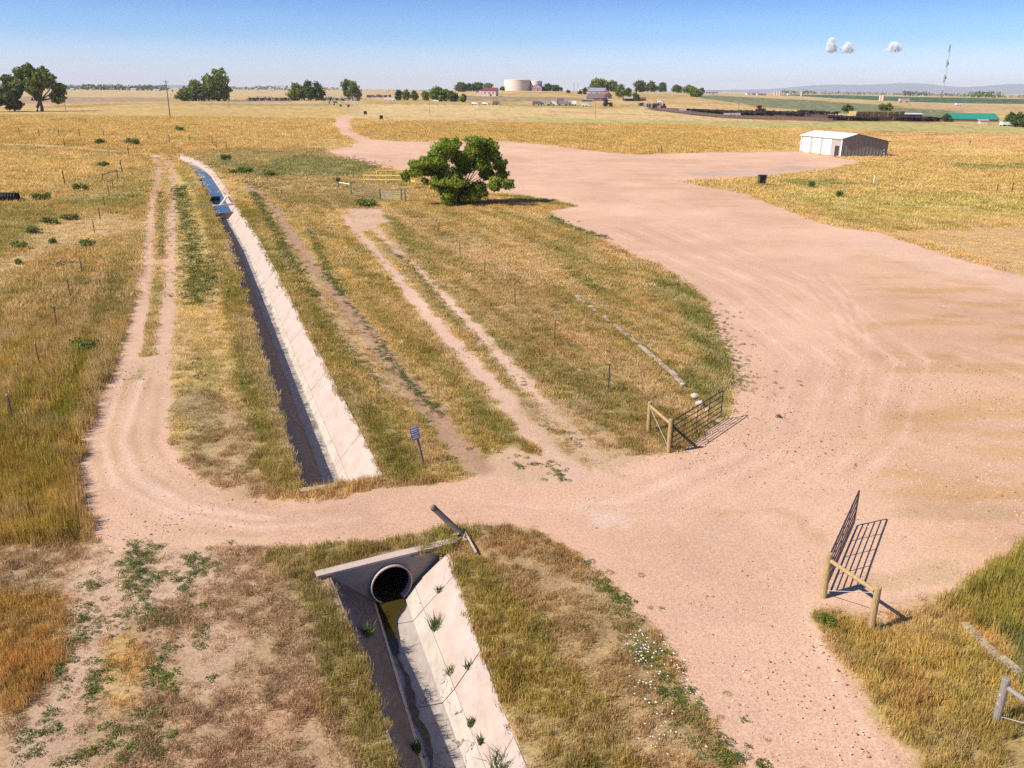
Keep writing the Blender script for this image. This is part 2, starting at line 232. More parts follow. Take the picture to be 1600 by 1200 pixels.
for pts, hw in (([(-72.68, 172.29), (-65.19, 157.20), (-58.85, 141.45), (-50.53, 119.60), (-42.95, 99.73), (-34.77, 79.20), (-29.02, 64.85), (-25.08, 54.67), (-22.28, 47.08), (-20.06, 40.69), (-18.41, 35.70)], .58), ([(-73.05, 174.45), (-67.42, 166.08), (-59.39, 148.27), (-51.80, 129.69), (-43.50, 107.85), (-35.58, 86.79), (-28.08, 67.38), (-23.32, 54.73), (-20.05, 45.84), (-17.76, 39.25), (-16.33, 34.94)], .55)):
    line(pts, hw, (.51, .33, .225), .02, .02, .9, .14, .18, 1.2)
poly([(-21.74, 43.37), (-19.21, 43.90), (-15.50, 34.96), (-13.85, 31.42), (-11.93, 28.69), (-8.09, 27.06), (-4.72, 27.78), (-4.26, 24.70), (-7.47, 23.82), (-11.41, 23.76), (-13.87, 24.56), (-17.59, 31.03)], (.475, .305, .205), None, None, None, .6, .8, 2, .65)
# worn grass islands, ruts and stains on the gravel
line([(-55.35, 135.24), (-48.25, 116.55), (-40.00, 95.19), (-31.23, 72.84), (-24.91, 56.49), (-21.70, 47.78)], .16, (.44, .32, .12), 1, .14, 0, .15, .25, 1)
line([(-20.81, 45.19), (-19.06, 40.21)], .16, (.38, .29, .14), .5, .08, .3, .2, .35, .8)
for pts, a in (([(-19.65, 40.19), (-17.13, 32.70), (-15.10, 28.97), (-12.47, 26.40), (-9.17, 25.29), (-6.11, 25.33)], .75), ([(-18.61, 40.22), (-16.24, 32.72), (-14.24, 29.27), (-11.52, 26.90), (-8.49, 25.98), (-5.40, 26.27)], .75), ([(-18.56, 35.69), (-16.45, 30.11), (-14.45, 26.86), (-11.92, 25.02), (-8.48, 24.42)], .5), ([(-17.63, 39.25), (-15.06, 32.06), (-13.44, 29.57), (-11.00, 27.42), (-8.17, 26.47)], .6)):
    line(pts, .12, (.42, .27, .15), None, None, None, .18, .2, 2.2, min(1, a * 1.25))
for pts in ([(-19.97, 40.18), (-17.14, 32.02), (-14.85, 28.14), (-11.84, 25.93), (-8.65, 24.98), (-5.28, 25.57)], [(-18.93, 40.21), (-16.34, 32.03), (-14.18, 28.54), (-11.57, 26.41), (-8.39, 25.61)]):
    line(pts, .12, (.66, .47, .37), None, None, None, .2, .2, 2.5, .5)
poly([(-0.25, 31.67), (1.56, 30.44), (2.62, 29.16), (2.18, 28.05), (0.03, 28.56), (-1.57, 28.92)], (.50, .335, .22), .22, .05, .5, .4, .8, .8, alpha=.8)
# the two-track and the bare soil track
line([(-20.13, 99.05), (-15.23, 83.76), (-10.13, 68.05), (-4.91, 51.15), (-1.32, 40.61), (0.86, 33.77), (2.51, 29.27)], .55, (.54, .355, .255), .03, .03, .8, .22, .35, 1)
line([(-17.11, 96.78), (-10.77, 76.82), (-5.80, 61.11), (-1.55, 47.64), (1.25, 37.82), (3.81, 29.88)], .45, (.52, .345, .245), .08, .03, .8, .25, .4, 1)
poly([(-20.74, 104.21), (-16.83, 104.51), (-13.85, 94.59), (-15.90, 85.70)], (.52, .35, .24), .2, .05, .6, .6, .8, 2)
line([(-13.63, 83.83), (-6.76, 61.07), (-2.50, 47.61), (0.00, 39.65), (1.44, 34.52)], .2, (.30, .24, .09), .8, .12, 0, .2, .35, .9)
poly([(0.01, 36.08), (1.61, 31.70), (4.00, 29.30), (5.21, 30.81), (4.08, 32.42), (2.18, 37.84)], (.46, .31, .19), .35, .07, .4, .5, .9, 1, alpha=.7)
line([(-40.36, 128.59), (-29.27, 103.59), (-19.58, 76.45), (-13.42, 60.85), (-8.80, 48.82), (-5.61, 40.52), (-3.13, 34.43), (-1.36, 29.78)], .62, (.35, .215, .135), .02, .03, .2, .25, .3, 1)
line([(-39.68, 124.77), (-27.99, 96.10), (-20.05, 74.83), (-13.27, 56.86), (-8.69, 44.88), (-5.56, 37.67)], .45, (.39, .25, .155), .25, .05, .2, .3, .5, 1, .8)
poly([(34.34, 82.19), (40.47, 77.29), (41.83, 63.81), (18.04, 24.61), (13.44, 22.21), (12.51, 23.71), (13.75, 29.47), (20.03, 44.40)], (.50, .305, .175), None, None, None, 2.0, 2.0, 4, .35)
# stains of dry stubble on the yard, right hand
poly([(31.65, 75.35), (39.67, 75.67), (41.14, 62.68), (19.14, 26.42), (14.80, 24.99), (14.74, 31.95), (21.56, 49.65)], (.45, .265, .125), .03, .03, None, 1.5, 1.5, 3, .7, patch=(2.6, .50, .64))
poly([(16.36, 36.42), (27.55, 40.27), (18.31, 25.04), (14.81, 24.14), (13.62, 26.81)], (.50, .30, .145), .03, .03, None, 1.5, 1.5, 3, .7, patch=(1.7, .47, .64))
poly([(13.85, 26.82), (19.74, 27.41), (17.54, 23.78), (12.84, 21.00), (9.15, 20.16), (11.05, 23.68)], (.42, .28, .155), .12, .05, None, 1.0, 1.0, 2, .7, patch=(1.6, .48, .64))
for pts in ([(9.50, 26.50), (10.07, 25.81), (10.32, 24.28)], [(7.27, 26.23), (9.50, 26.50)]):
    line(pts, .22, (.40, .25, .12), None, None, None, .25, .3, .8, .5)
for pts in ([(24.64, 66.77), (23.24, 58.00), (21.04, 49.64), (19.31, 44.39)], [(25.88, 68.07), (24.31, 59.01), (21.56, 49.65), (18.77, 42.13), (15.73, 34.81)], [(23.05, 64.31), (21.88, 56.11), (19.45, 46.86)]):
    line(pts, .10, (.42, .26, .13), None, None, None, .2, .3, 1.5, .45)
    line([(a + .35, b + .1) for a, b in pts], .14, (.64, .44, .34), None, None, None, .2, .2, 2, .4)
poly([(26.88, 151.25), (45.78, 162.45), (68.53, 174.39), (64.53, 163.90), (44.34, 148.97), (32.34, 145.05)], (.40, .29, .24), None, None, None, 2, 3, 8, .7, patch=(8, .42, .6))
poly([(-0.33, 168.54), (20.90, 178.31), (29.48, 131.71), (33.07, 96.82), (30.77, 75.32), (26.16, 85.62), (18.37, 123.17)], (.50, .31, .19), None, None, None, 3, 3, 5, .7, patch=(4, .55, .66))
poly([(36.80, 89.33), (39.17, 82.40), (41.83, 63.81), (38.60, 58.49), (35.13, 69.73), (32.13, 83.95)], (.60, .40, .30), None, None, 1, .8, .8, 3, .5)
for k in range(10):
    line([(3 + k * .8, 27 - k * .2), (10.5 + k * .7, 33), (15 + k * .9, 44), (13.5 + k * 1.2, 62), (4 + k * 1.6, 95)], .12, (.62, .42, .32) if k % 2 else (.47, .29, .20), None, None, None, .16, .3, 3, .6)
poly([(2.58, 26.40), (3.70, 26.65), (4.12, 25.49), (3.08, 25.03)], (.62, .50, .44), None, None, None, .5, .6, .5, .55)
for k in range(6):                        # turning circles left by trucks
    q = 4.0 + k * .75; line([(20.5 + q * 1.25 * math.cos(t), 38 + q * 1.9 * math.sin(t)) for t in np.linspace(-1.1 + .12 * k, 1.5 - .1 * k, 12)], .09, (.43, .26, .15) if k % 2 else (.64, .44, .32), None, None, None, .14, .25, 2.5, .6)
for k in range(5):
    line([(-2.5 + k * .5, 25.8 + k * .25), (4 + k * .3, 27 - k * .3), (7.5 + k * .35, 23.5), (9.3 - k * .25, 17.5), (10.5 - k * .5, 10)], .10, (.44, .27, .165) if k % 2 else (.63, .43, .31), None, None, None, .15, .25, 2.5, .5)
# grass on the right of the gate
poly([(8.68, 20.10), (9.21, 20.32), (10.41, 20.12), (12.04, 20.90), (12.74, 21.17), (12.82, 20.21), (13.43, 17.00), (10.89, 12.81), (9.08, 12.80), (9.34, 15.04), (8.91, 16.28), (8.68, 17.92)], (.38, .28, .09), .9, .30, 0, .25, .5, 1.0)
poly([(12.61, 21.10), (13.48, 21.51), (14.86, 22.66), (16.98, 24.26), (19.62, 25.06), (14.24, 16.78), (13.82, 18.78), (13.13, 19.76)], (.25, .225, .045), 1, .55, 0, .3, .4, 1.0)
poly([(13.61, 19.33), (14.87, 17.74), (13.01, 14.89), (12.95, 17.00)], (.11, .16, .05), 1, .4, 0, .3, .4, 1.0, .8)
poly([(9.79, 18.20), (10.78, 17.45), (10.07, 15.65), (9.20, 16.06)], (.41, .25, .09), 1, .4, 0, .3, .5, 1, .8)
poly([(9.57, 20.80), (11.00, 20.66), (12.59, 21.67), (12.84, 21.00), (10.48, 19.44), (9.28, 20.01)], (.47, .31, .18), .6, .1, .3, .3, .5, .8, .6)
WEEDS = [  # (line, half width, density per square metre)
    ([(-12.17, 23.83), (-11.50, 22.41), (-11.32, 21.52), (-10.91, 21.46), (-10.45, 21.95)], .45, 14), ([(-10.06, 22.92), (-9.49, 22.33), (-9.19, 22.15)], .45, 12), ([(-10.90, 20.86), (-10.81, 20.22)], .25, 10),
    ([(-12.28, 20.36), (-11.70, 19.17), (-11.50, 18.47)], .3, 10), ([(-10.58, 17.96), (-10.39, 17.21), (-10.51, 16.97)], .35, 11), ([(-10.30, 16.86), (-9.85, 16.08)], .3, 9), ([(-11.03, 16.06), (-10.67, 15.44)], .3, 12), ([(-11.73, 17.01), (-11.39, 17.45), (-11.57, 17.95)], .3, 9),
    ([(-11.33, 19.76), (-10.70, 19.56), (-10.12, 19.86)], .3, 9), ([(-9.78, 19.48), (-9.37, 19.78), (-9.14, 20.40)], .35, 9), ([(-9.56, 18.10), (-8.62, 16.99)], .3, 8), ([(-8.70, 16.31), (-8.35, 15.46), (-7.80, 15.06)], .35, 11), ([(-9.61, 14.38), (-9.36, 15.05)], .35, 8), ([(-8.34, 14.86), (-7.83, 14.49)], .4, 10), ([(-8.69, 19.06), (-8.38, 18.78)], .3, 9),
    ([(-13.02, 18.46), (-12.20, 17.44), (-11.76, 16.50)], .3, 6), ([(-9.30, 15.87), (-8.67, 14.96), (-8.56, 14.39)], .3, 9), ([(-10.71, 20.86), (-10.28, 20.38), (-9.79, 18.77)], .25, 7), ([(-9.10, 18.50), (-8.86, 17.72), (-8.23, 16.54)], .2, 8), ([(-11.28, 15.23), (-10.51, 14.75)], .35, 7), ([(-9.98, 21.89), (-9.53, 21.04), (-9.26, 20.72)], .25, 8), ([(-12.59, 21.85), (-12.30, 20.84)], .25, 6),
    ([(-48.69, 123.77), (-39.03, 100.19), (-30.68, 79.38), (-25.17, 64.98), (-21.18, 54.79)], .8, 4.5), ([(-27.11, 73.01), (-22.38, 60.55)], .6, 3.5), ([(-18.27, 45.88), (-16.14, 40.27)], .35, 4), ([(-10.26, 29.63), (-10.54, 29.33)], .5, 4),
    ([(-36.27, 117.97), (-25.79, 89.43), (-18.00, 67.76), (-12.72, 53.33), (-9.41, 44.87), (-6.77, 39.50)], .55, 4.5), ([(-22.59, 91.80), (-13.87, 63.04), (-8.00, 47.46), (-5.74, 41.55), (-3.55, 36.00)], .3, 4), ([(-7.80, 46.16), (-5.16, 39.54), (-3.19, 35.21)], .3, 5), ([(-4.65, 35.18), (-3.41, 34.43)], .4, 4),
    ([(1.78, 29.55), (1.98, 28.70), (1.56, 30.44)], .25, 7), ([(0.15, 30.72), (0.91, 29.82)], .5, 4), ([(2.70, 32.05), (2.22, 33.08), (1.44, 34.52)], .3, 4), ([(0.81, 39.67), (-0.00, 41.16)], .2, 4),
    ([(2.77, 21.89), (2.97, 21.04), (3.47, 20.56), (3.75, 20.56)], .35, 12), ([(2.17, 22.97), (2.54, 22.60)], .2, 8), ([(3.34, 18.93), (3.59, 18.25), (3.69, 17.87)], .3, 9), ([(3.82, 17.13), (4.15, 16.33), (4.47, 16.01)], .35, 12), ([(4.12, 15.39), (4.79, 14.80), (5.57, 14.53)], .35, 9), ([(3.06, 21.04), (3.34, 18.93), (3.90, 16.67), (4.30, 15.19)], .6, 3.5), ([(3.82, 18.66), (4.15, 18.13)], .3, 7),
    ([(12.13, 59.62), (13.24, 54.10), (12.26, 46.68), (11.73, 41.96), (11.20, 39.42)], .9, 3.5), ([(11.40, 49.38), (11.39, 44.19), (10.66, 38.94)], 1.0, 2.5), ([(4.71, 98.04), (5.56, 93.25), (9.25, 84.08)], .6, 3), ([(-21.80, 109.77), (-18.06, 107.19)], .9, 3.0), ([(-47.21, 165.51), (-41.08, 182.54), (-29.76, 164.53), (-24.25, 152.66)], 2.0, 1.0), ([(-42.06, 132.57), (-33.23, 118.25), (-24.96, 98.74)], 1.2, 1.5), ([(8.89, 19.92), (8.94, 19.56)], .35, 14), ([(-14.94, 126.13), (-9.34, 121.08)], 1.5, 1.5), ([(-48.57, 116.48), (-39.93, 95.20), (-31.12, 72.85)], .25, 4), ([(-10.55, 75.22), (-4.41, 55.30), (-1.48, 45.68)], .2, 3.5), ([(6.04, 34.62), (6.27, 34.24)], .3, 6), ([(0.42, 59.24), (2.04, 52.13), (4.31, 40.74)], .5, 1.0),
    ([(4.54, 69.93), (5.92, 63.72), (7.45, 49.27), (8.49, 41.88), (8.65, 38.43)], .5, 3)]

def surface(x, y):
    r = np.hypot(x, y)
    n1 = fbm(x, y, 22, 3); n2 = fbm(x, y, 5, 9); n3 = fbm(x, y, 1.1, 15)
    def mixc(c, d, t): return np.asarray(c)[None, :] * (1 - t[:, None]) + np.asarray(d)[None, :] * t[:, None]
    col = mixc((.52, .37, .17), (.47, .30, .115), smooth(.35, .65, n1))
    far = smooth(500, 1500, r); col = col * (1 - far[:, None]) + np.array((.50, .37, .20)) * far[:, None]
    cover = np.ones_like(x); hgt = np.full_like(x, .3); grav = np.zeros_like(x)
    for kind, pts, wd, c, cv, hg, gr, soft, amp, ns, al, patch in LAYERS:
        xs = [p[0] for p in pts]; ys = [p[1] for p in pts]; m_ = wd + soft + amp + .5
        idx = np.nonzero((x > min(xs) - m_) & (x < max(xs) + m_) & (y > min(ys) - m_) & (y < max(ys) + m_))[0]
        if not len(idx): continue
        X, Y = x[idx], y[idx]
        sd = poly_sd(X, Y, pts) if kind == 'p' else wd - seg_dist(X, Y, pts)
        sd = sd + amp * 2 * (fbm(X, Y, ns, 40 + len(pts)) - .5)
        a = smooth(-soft, soft, sd) * al
        if patch: a = a * smooth(patch[1], patch[2], fbm(X * .45 + Y * .15, Y * 1.7 - X * .2, patch[0], 77, 4))
        if kind == 'l' and al < .99: a = a * (.45 + .75 * fbm(X, Y, ns * 1.5, 91))
        if c is not None: col[idx] = col[idx] * (1 - a[:, None]) + np.asarray(c)[None, :] * a[:, None]
        if cv is not None: cover[idx] = cover[idx] * (1 - a) + cv * a
        if hg is not None: hgt[idx] = hgt[idx] * (1 - a) + hg * a
        if gr is not None: grav[idx] = grav[idx] * (1 - a) + gr * a
    # patchwork of gold, olive and brown inside the grassed parts
    gw = (1 - grav) * np.clip(cover, 0, 1)
    t = smooth(.50, .72, n2) * gw * .55
    col = col * (1 - t[:, None]) + (col * np.array((.66, .76, .56))) * t[:, None]
    t = smooth(.52, .75, fbm(x, y, 3.2, 51)) * gw * .5
    col = col * (1 - t[:, None]) + (col * np.array((1.18, 1.0, .9))) * t[:, None]
    t = smooth(.5, .8, n3) * gw * .4
    col = col * (1 - t[:, None]) + (col * np.array((.75, .68, .6))) * t[:, None]
    t = smooth(.46, .70, fbm(x, y, .55, 103, 3)) * gw * .6
    col = col * (1 - t[:, None]) + (col * np.array((.66, .62, .58))) * t[:, None]
    t = smooth(.55, .75, fbm(x, y, 1.7, 109, 3)) * gw * .55
    col = col * (1 - t[:, None]) + (col * .35 + np.array((.46, .33, .19)) * .65) * t[:, None]
    al_ = -.36 * x + .93 * y; ac_ = .93 * x + .36 * y
    st = fbm(ac_, al_ * .07, .9, 131, 3); zone = gw * smooth(-40, -30, x) * smooth(26, 31, y) * (1 - smooth(95, 125, y)) * .8
    t = smooth(.50, .66, st) * zone
    col = col * (1 - t[:, None]) + (col * np.array((.68, .76, .62))) * t[:, None]
    t = smooth(.50, .66, 1 - st) * zone * .8
    col = col * (1 - t[:, None]) + (col * .4 + np.array((.50, .36, .21)) * .6) * t[:, None]
    # gravel: drifts of paler and browner stone
    t = (fbm(x, y, 15, 63) - .5) * grav * .30 + (fbm(x, y, 6, 61) - .5) * grav * .20 + (fbm(x, y, 1.5, 67) - .5) * grav * .12
    col = col * (1 + t[:, None] * np.array((.8, 1.0, 1.15)))
    return col, cover, hgt, grav

# ------------------------------------------------------------------ materials
def new_mat(name):
    m = bpy.data.materials.new(name); m.use_nodes = True
    n = m.node_tree.nodes; n.clear(); o = n.new('ShaderNodeOutputMaterial'); b = n.new('ShaderNodeBsdfPrincipled')
    m.node_tree.links.new(b.outputs[0], o.inputs[0])
    return m, m.node_tree, b
def mat(name, col, rough=.8, var=.18, scale=3.0, bump=0.0, metal=0.0, stretch=None, col2=None):
    m, t, b = new_mat(name); n, l = t.nodes, t.links
    b.inputs['Roughness'].default_value = rough; b.inputs['Metallic'].default_value = metal
    b.inputs['Specular IOR Level'].default_value = .25
    tc = n.new('ShaderNodeTexCoord'); src = tc.outputs['Object']
    if stretch:
        mp = n.new('ShaderNodeMapping'); mp.inputs['Scale'].default_value = stretch; l.new(src, mp.inputs[0]); src = mp.outputs[0]
    no = n.new('ShaderNodeTexNoise'); no.inputs['Scale'].default_value = scale; no.inputs['Detail'].default_value = 6; no.inputs['Roughness'].default_value = .65
    l.new(src, no.inputs['Vector'])
    rp = n.new('ShaderNodeValToRGB'); e = rp.color_ramp.elements
    lo = [c * (1 - var) for c in col]; hi = [min(1, c * (1 + var)) for c in col]
    if col2: hi = list(col2)
    e[0].position = .32; e[1].position = .68; e[0].color = (*lo, 1); e[1].color = (*hi, 1)
    l.new(no.outputs[0], rp.inputs[0]); l.new(rp.outputs[0], b.inputs['Base Color'])
    if bump:
        bp = n.new('ShaderNodeBump'); bp.inputs['Strength'].default_value = bump; bp.inputs['Distance'].default_value = .03
        l.new(no.outputs[0], bp.inputs['Height']); l.new(bp.outputs[0], b.inputs['Normal'])
    return m
def ground_material():
    m, t, b = new_mat('ground_soil'); n, l = t.nodes, t.links
    b.inputs['Roughness'].default_value = .95; b.inputs['Specular IOR Level'].default_value = .1
    at = n.new('ShaderNodeAttribute'); at.attribute_name = 'col'
    ag = n.new('ShaderNodeAttribute'); ag.attribute_name = 'grav'
    tc = n.new('ShaderNodeTexCoord')
    def noise(sc, det=3):
        q = n.new('ShaderNodeTexNoise'); q.inputs['Scale'].default_value = sc; q.inputs['Detail'].default_value = det; q.inputs['Roughness'].default_value = .7
        l.new(tc.outputs['Object'], q.inputs['Vector']); return q.outputs[0]
    def math_(op, a, c, clamp=False):
        q = n.new('ShaderNodeMath'); q.operation = op; q.use_clamp = clamp
        for i, v in enumerate((a, c)):
            if isinstance(v, (int, float)): q.inputs[i].default_value = v
            else: l.new(v, q.inputs[i])
        return q.outputs[0]
    vo = n.new('ShaderNodeTexVoronoi'); vo.inputs['Scale'].default_value = 24; l.new(tc.outputs['Object'], vo.inputs['Vector'])
    sep = n.new('ShaderNodeSeparateColor'); l.new(vo.outputs['Color'], sep.inputs[0])
    n_a = noise(1.1, 5); n_b = noise(9, 4); n_c = noise(42, 2); n_d = noise(.12, 4)
    # grassy soil: strong clumpy variation; gravel: stones
    fg = math_('ADD', math_('MULTIPLY', n_a, .9), math_('MULTIPLY', n_b, 1.3)); fg = math_('ADD', fg, -.12)
    fs = math_('ADD', math_('MULTIPLY', sep.outputs[0], .34), math_('MULTIPLY', n_c, 1.0)); fs = math_('ADD', fs, math_('MULTIPLY', n_a, .10)); fs = math_('ADD', fs, .28)
    mx = n.new('ShaderNodeMix'); mx.data_type = 'FLOAT'; l.new(ag.outputs['Fac'], mx.inputs[0]); l.new(fg, mx.inputs[2]); l.new(fs, mx.inputs[3])
    fin = math_('MULTIPLY', mx.outputs[0], math_('ADD', math_('MULTIPLY', n_d, .4), .8))
    vm = n.new('ShaderNodeVectorMath'); vm.operation = 'SCALE'; l.new(at.outputs['Color'], vm.inputs[0]); l.new(fin, vm.inputs['Scale'])
    l.new(vm.outputs[0], b.inputs['Base Color'])
    bp = n.new('ShaderNodeBump'); bp.inputs['Strength'].default_value = .6; bp.inputs['Distance'].default_value = .05
    l.new(math_('ADD', math_('MULTIPLY', n_b, math_('SUBTRACT', 1.0, math_('MULTIPLY', ag.outputs['Fac'], .85))), math_('MULTIPLY', n_c, .5)), bp.inputs['Height']); l.new(bp.outputs[0], b.inputs['Normal'])
    return m
def blade_material(name, trans=.3):
    m, t, b = new_mat(name); n, l = t.nodes, t.links
    n.remove(b); b = n.new('ShaderNodeBsdfDiffuse')
    at = n.new('ShaderNodeAttribute'); at.attribute_type = 'INSTANCER'; at.attribute_name = 'col'
    l.new(at.outputs['Color'], b.inputs['Color'])
    tr = n.new('ShaderNodeBsdfTranslucent'); l.new(at.outputs['Color'], tr.inputs[0])
    mx = n.new('ShaderNodeMixShader'); mx.inputs[0].default_value = trans
    l.new(b.outputs[0], mx.inputs[1]); l.new(tr.outputs[0], mx.inputs[2])
    l.new(mx.outputs[0], n['Material Output'].inputs[0]); return m
def leaf_material(name, dark, light, scale=1.2, trans=.3):
    m = mat(name, dark, .7, .15, scale, col2=light); t = m.node_tree; n, l = t.nodes, t.links
    b = n['Principled BSDF']; ramp = n['Color Ramp']
    tr = n.new('ShaderNodeBsdfTranslucent'); l.new(ramp.outputs[0], tr.inputs[0])
    mx = n.new('ShaderNodeMixShader'); mx.inputs[0].default_value = trans
    l.new(b.outputs[0], mx.inputs[1]); l.new(tr.outputs[0], mx.inputs[2]); l.new(mx.outputs[0], n['Material Output'].inputs[0]); return m

# ------------------------------------------------------------------ mesh builder
class MB:
    def __init__(s): s.v = []; s.f = []
    def quad(s, a, b, c, d):
        k = len(s.v); s.v += [tuple(a), tuple(b), tuple(c), tuple(d)]; s.f.append((k, k + 1, k + 2, k + 3)); return s
    def box(s, c, size, rz=0.0, M=None):
        hx, hy, hz = size[0] / 2, size[1] / 2, size[2] / 2; k = len(s.v); ca, sa = math.cos(rz), math.sin(rz)
        for dz in (-hz, hz):
            for dx, dy in ((-hx, -hy), (hx, -hy), (hx, hy), (-hx, hy)):
                p = (dx * ca - dy * sa, dx * sa + dy * ca, dz)
                if M: q = M @ Vector(p); p = (q.x, q.y, q.z)
                s.v.append((c[0] + p[0], c[1] + p[1], c[2] + p[2]))
        s.f += [(k, k + 3, k + 2, k + 1), (k + 4, k + 5, k + 6, k + 7), (k, k + 1, k + 5, k + 4), (k + 1, k + 2, k + 6, k + 5), (k + 2, k + 3, k + 7, k + 6), (k + 3, k, k + 4, k + 7)]
        return s
    def tube(s, pts, rad, n=8, caps=True):
        pts = [Vector(p) for p in pts]; rings = []
        rad = rad if isinstance(rad, (list, tuple)) else [rad] * len(pts)
        for i, p in enumerate(pts):
            t = (pts[min(i + 1, len(pts) - 1)] - pts[max(i - 1, 0)]).normalized()
            a = t.cross(Vector((0, 0, 1)) if abs(t.z) < .95 else Vector((1, 0, 0))).normalized(); b = t.cross(a)
            k = len(s.v); rings.append(k)
            for j in range(n):
                w = 2 * math.pi * j / n; q = p + (a * math.cos(w) + b * math.sin(w)) * rad[i]; s.v.append((q.x, q.y, q.z))
        for i in range(len(rings) - 1):
            for j in range(n):
                s.f.append((rings[i] + j, rings[i] + (j + 1) % n, rings[i + 1] + (j + 1) % n, rings[i + 1] + j))
        if caps:
            s.f.append(tuple(rings[0] + j for j in range(n))); s.f.append(tuple(rings[-1] + n - 1 - j for j in range(n)))
        return s
    def prism(s, poly2, y0, y1, axis='y'):        # polygon in x-z pushed along y
        k = len(s.v); n = len(poly2)
        for yy in (y0, y1):
            for a, b in poly2: s.v.append((a, yy, b) if axis == 'y' else ((yy, a, b) if axis == 'x' else (a, b, yy)))
        s.f.append(tuple(k + i for i in range(n))); s.f.append(tuple(k + n + n - 1 - i for i in range(n)))
        for i in range(n): s.f.append((k + i, k + n + i, k + n + (i + 1) % n, k + (i + 1) % n))
        return s
    def mesh(s, name, m=None, smooth_=False):
        me = bpy.data.meshes.new(name); me.from_pydata(s.v, [], s.f)
        bm = bmesh.new(); bm.from_mesh(me); bmesh.ops.recalc_face_normals(bm, faces=bm.faces[:]); bm.to_mesh(me); bm.free()
        if m: me.materials.append(m)
        if smooth_: me.polygons.foreach_set('use_smooth', [True] * len(me.polygons))
        return me
    def build(s, name, m, parent=None, loc=None, smooth_=False):
        o = bpy.data.objects.new(name, s.mesh(name, m, smooth_)); COL.objects.link(o)
        if parent: o.parent = parent
        if loc: o.location = loc
        return o
def tag(o, label=None, cat=None, group=None, kind=None):
    if label: o['label'] = label
    if cat: o['category'] = cat
    if group: o['group'] = group
    if kind: o['kind'] = kind
    return o
def thing(name, label, cat, loc, rz=0.0, group=None):
    o = bpy.data.objects.new(name, None); COL.objects.link(o); o.empty_display_size = .2
    o.location = loc; o.rotation_euler = (0, 0, rz); return tag(o, label, cat, group)
def on(p, dz=0.0): return (p[0], p[1], gz1(p) + dz)
def arr_mesh(name, verts, quads, m):
    me = bpy.data.meshes.new(name); nv, nq = len(verts), len(quads)
    me.vertices.add(nv); me.vertices.foreach_set('co', np.asarray(verts, np.float32).ravel())
    k = quads.shape[1]; me.loops.add(nq * k); me.loops.foreach_set('vertex_index', quads.astype(np.int32).ravel())
    me.polygons.add(nq); me.polygons.foreach_set('loop_start', np.arange(0, nq * k, k, dtype=np.int32))
    me.update(calc_edges=True); me.validate()
    if m: me.materials.append(m)
    return me
def copy_tree(o, parent=None):
    c = o.copy(); COL.objects.link(c); c.parent = parent
    for ch in list(o.children): copy_tree(ch, c)
    return c
ORD = ['first', 'second', 'third', 'fourth', 'fifth', 'sixth', 'seventh', 'eighth', 'ninth', 'tenth', 'eleventh', 'twelfth', 'thirteenth', 'fourteenth', 'fifteenth', 'sixteenth']

# ------------------------------------------------------------------ the land: one sheet out to the horizon
def build_ground():
    fine = np.radians(np.arange(-40, 40.01, .16)); coarse = np.radians(np.arange(44, 316.1, 4.0))
    th = np.concatenate([fine, coarse]); nT = len(th)
    rr = [0.5, 4, 8, 11, 12.5]
    while rr[-1] < 300: rr.append(rr[-1] * 1.0072)
    while rr[-1] < 9000: rr.append(rr[-1] * 1.02)
    while rr[-1] < 22000: rr.append(rr[-1] * 1.08)
    rr = np.array(rr); nR = len(rr)
    Rg, Tg = np.meshgrid(rr, th, indexing='ij')
    x = (Rg * np.sin(Tg)).ravel(); y = (Rg * np.cos(Tg)).ravel()
    col, cover, hgt, grav = surface(x, y)
    th_ = (.3 * (1 - grav) * np.clip(cover, 0, 1) * (1 - smooth(60, 200, Rg.ravel())))[:, None]      # last year's thatch under the grass
    col = col * (1 - th_) + np.array((.43, .305, .17)) * th_ * (.8 + .4 * fbm(x, y, .5, 151))[:, None]
    z = base_z(x, y)
    near = np.exp(-(Rg.ravel() / 220.0) ** 2)
    rough = (fbm(x, y, 2.2, 5) - .5) * .10 * (1 - grav) + (fbm(x, y, 9, 6) - .5) * .12
    cut = carve(x, y)
    far = smooth(150, 900, Rg.ravel()) * (fbm(x, y, 160, 8) - .5) * 1.2
    z = z + np.where(cut < -.01, 0, rough * near) + far + cut
    z = z - .05                                   # grass and stones stand on it
    i, j = np.meshgrid(np.arange(nR - 1), np.arange(nT), indexing='ij')
    a = (i * nT + j).ravel(); b = (i * nT + (j + 1) % nT).ravel()
    quads = np.stack([a, b, b + nT, a + nT], 1)
    # the mouth of the culvert stays open behind its head walls
    cx = x[quads].mean(1); cy = y[quads].mean(1)
    s = (cx - LOW0[0]) * LOWD[0] + (cy - LOW0[1]) * LOWD[1]; o = (cx - LOW0[0]) * LOWN[0] + (cy - LOW0[1]) * LOWN[1]
    zr = z[quads].max(1) - z[quads].min(1)
    mouth = (s > -.35) & (s < .3) & (np.abs(o) < 1.6) & (zr > .35)
    o2, a2, b2 = up_coords(cx, cy)
    mouth |= (a2 > -.3) & (a2 < .3) & (np.abs(o2) < 1.3) & (zr > .3) & (cy < 31)
    quads = quads[~mouth][:, ::-1]
    me = arr_mesh('ground', np.stack([x, y, z], 1), quads, ground_material())
    ca = me.attributes.new('col', 'FLOAT_COLOR', 'POINT'); ca.data.foreach_set('color', np.concatenate([col, np.ones((len(x), 1))], 1).astype(np.float32).ravel())
    ga = me.attributes.new('grav', 'FLOAT', 'POINT'); ga.data.foreach_set('value', grav.astype(np.float32))
    me.polygons.foreach_set('use_smooth', np.ones(len(me.polygons), bool))
    o_ = bpy.data.objects.new('ground', me); COL.objects.link(o_); tag(o_, kind='structure')
build_ground()

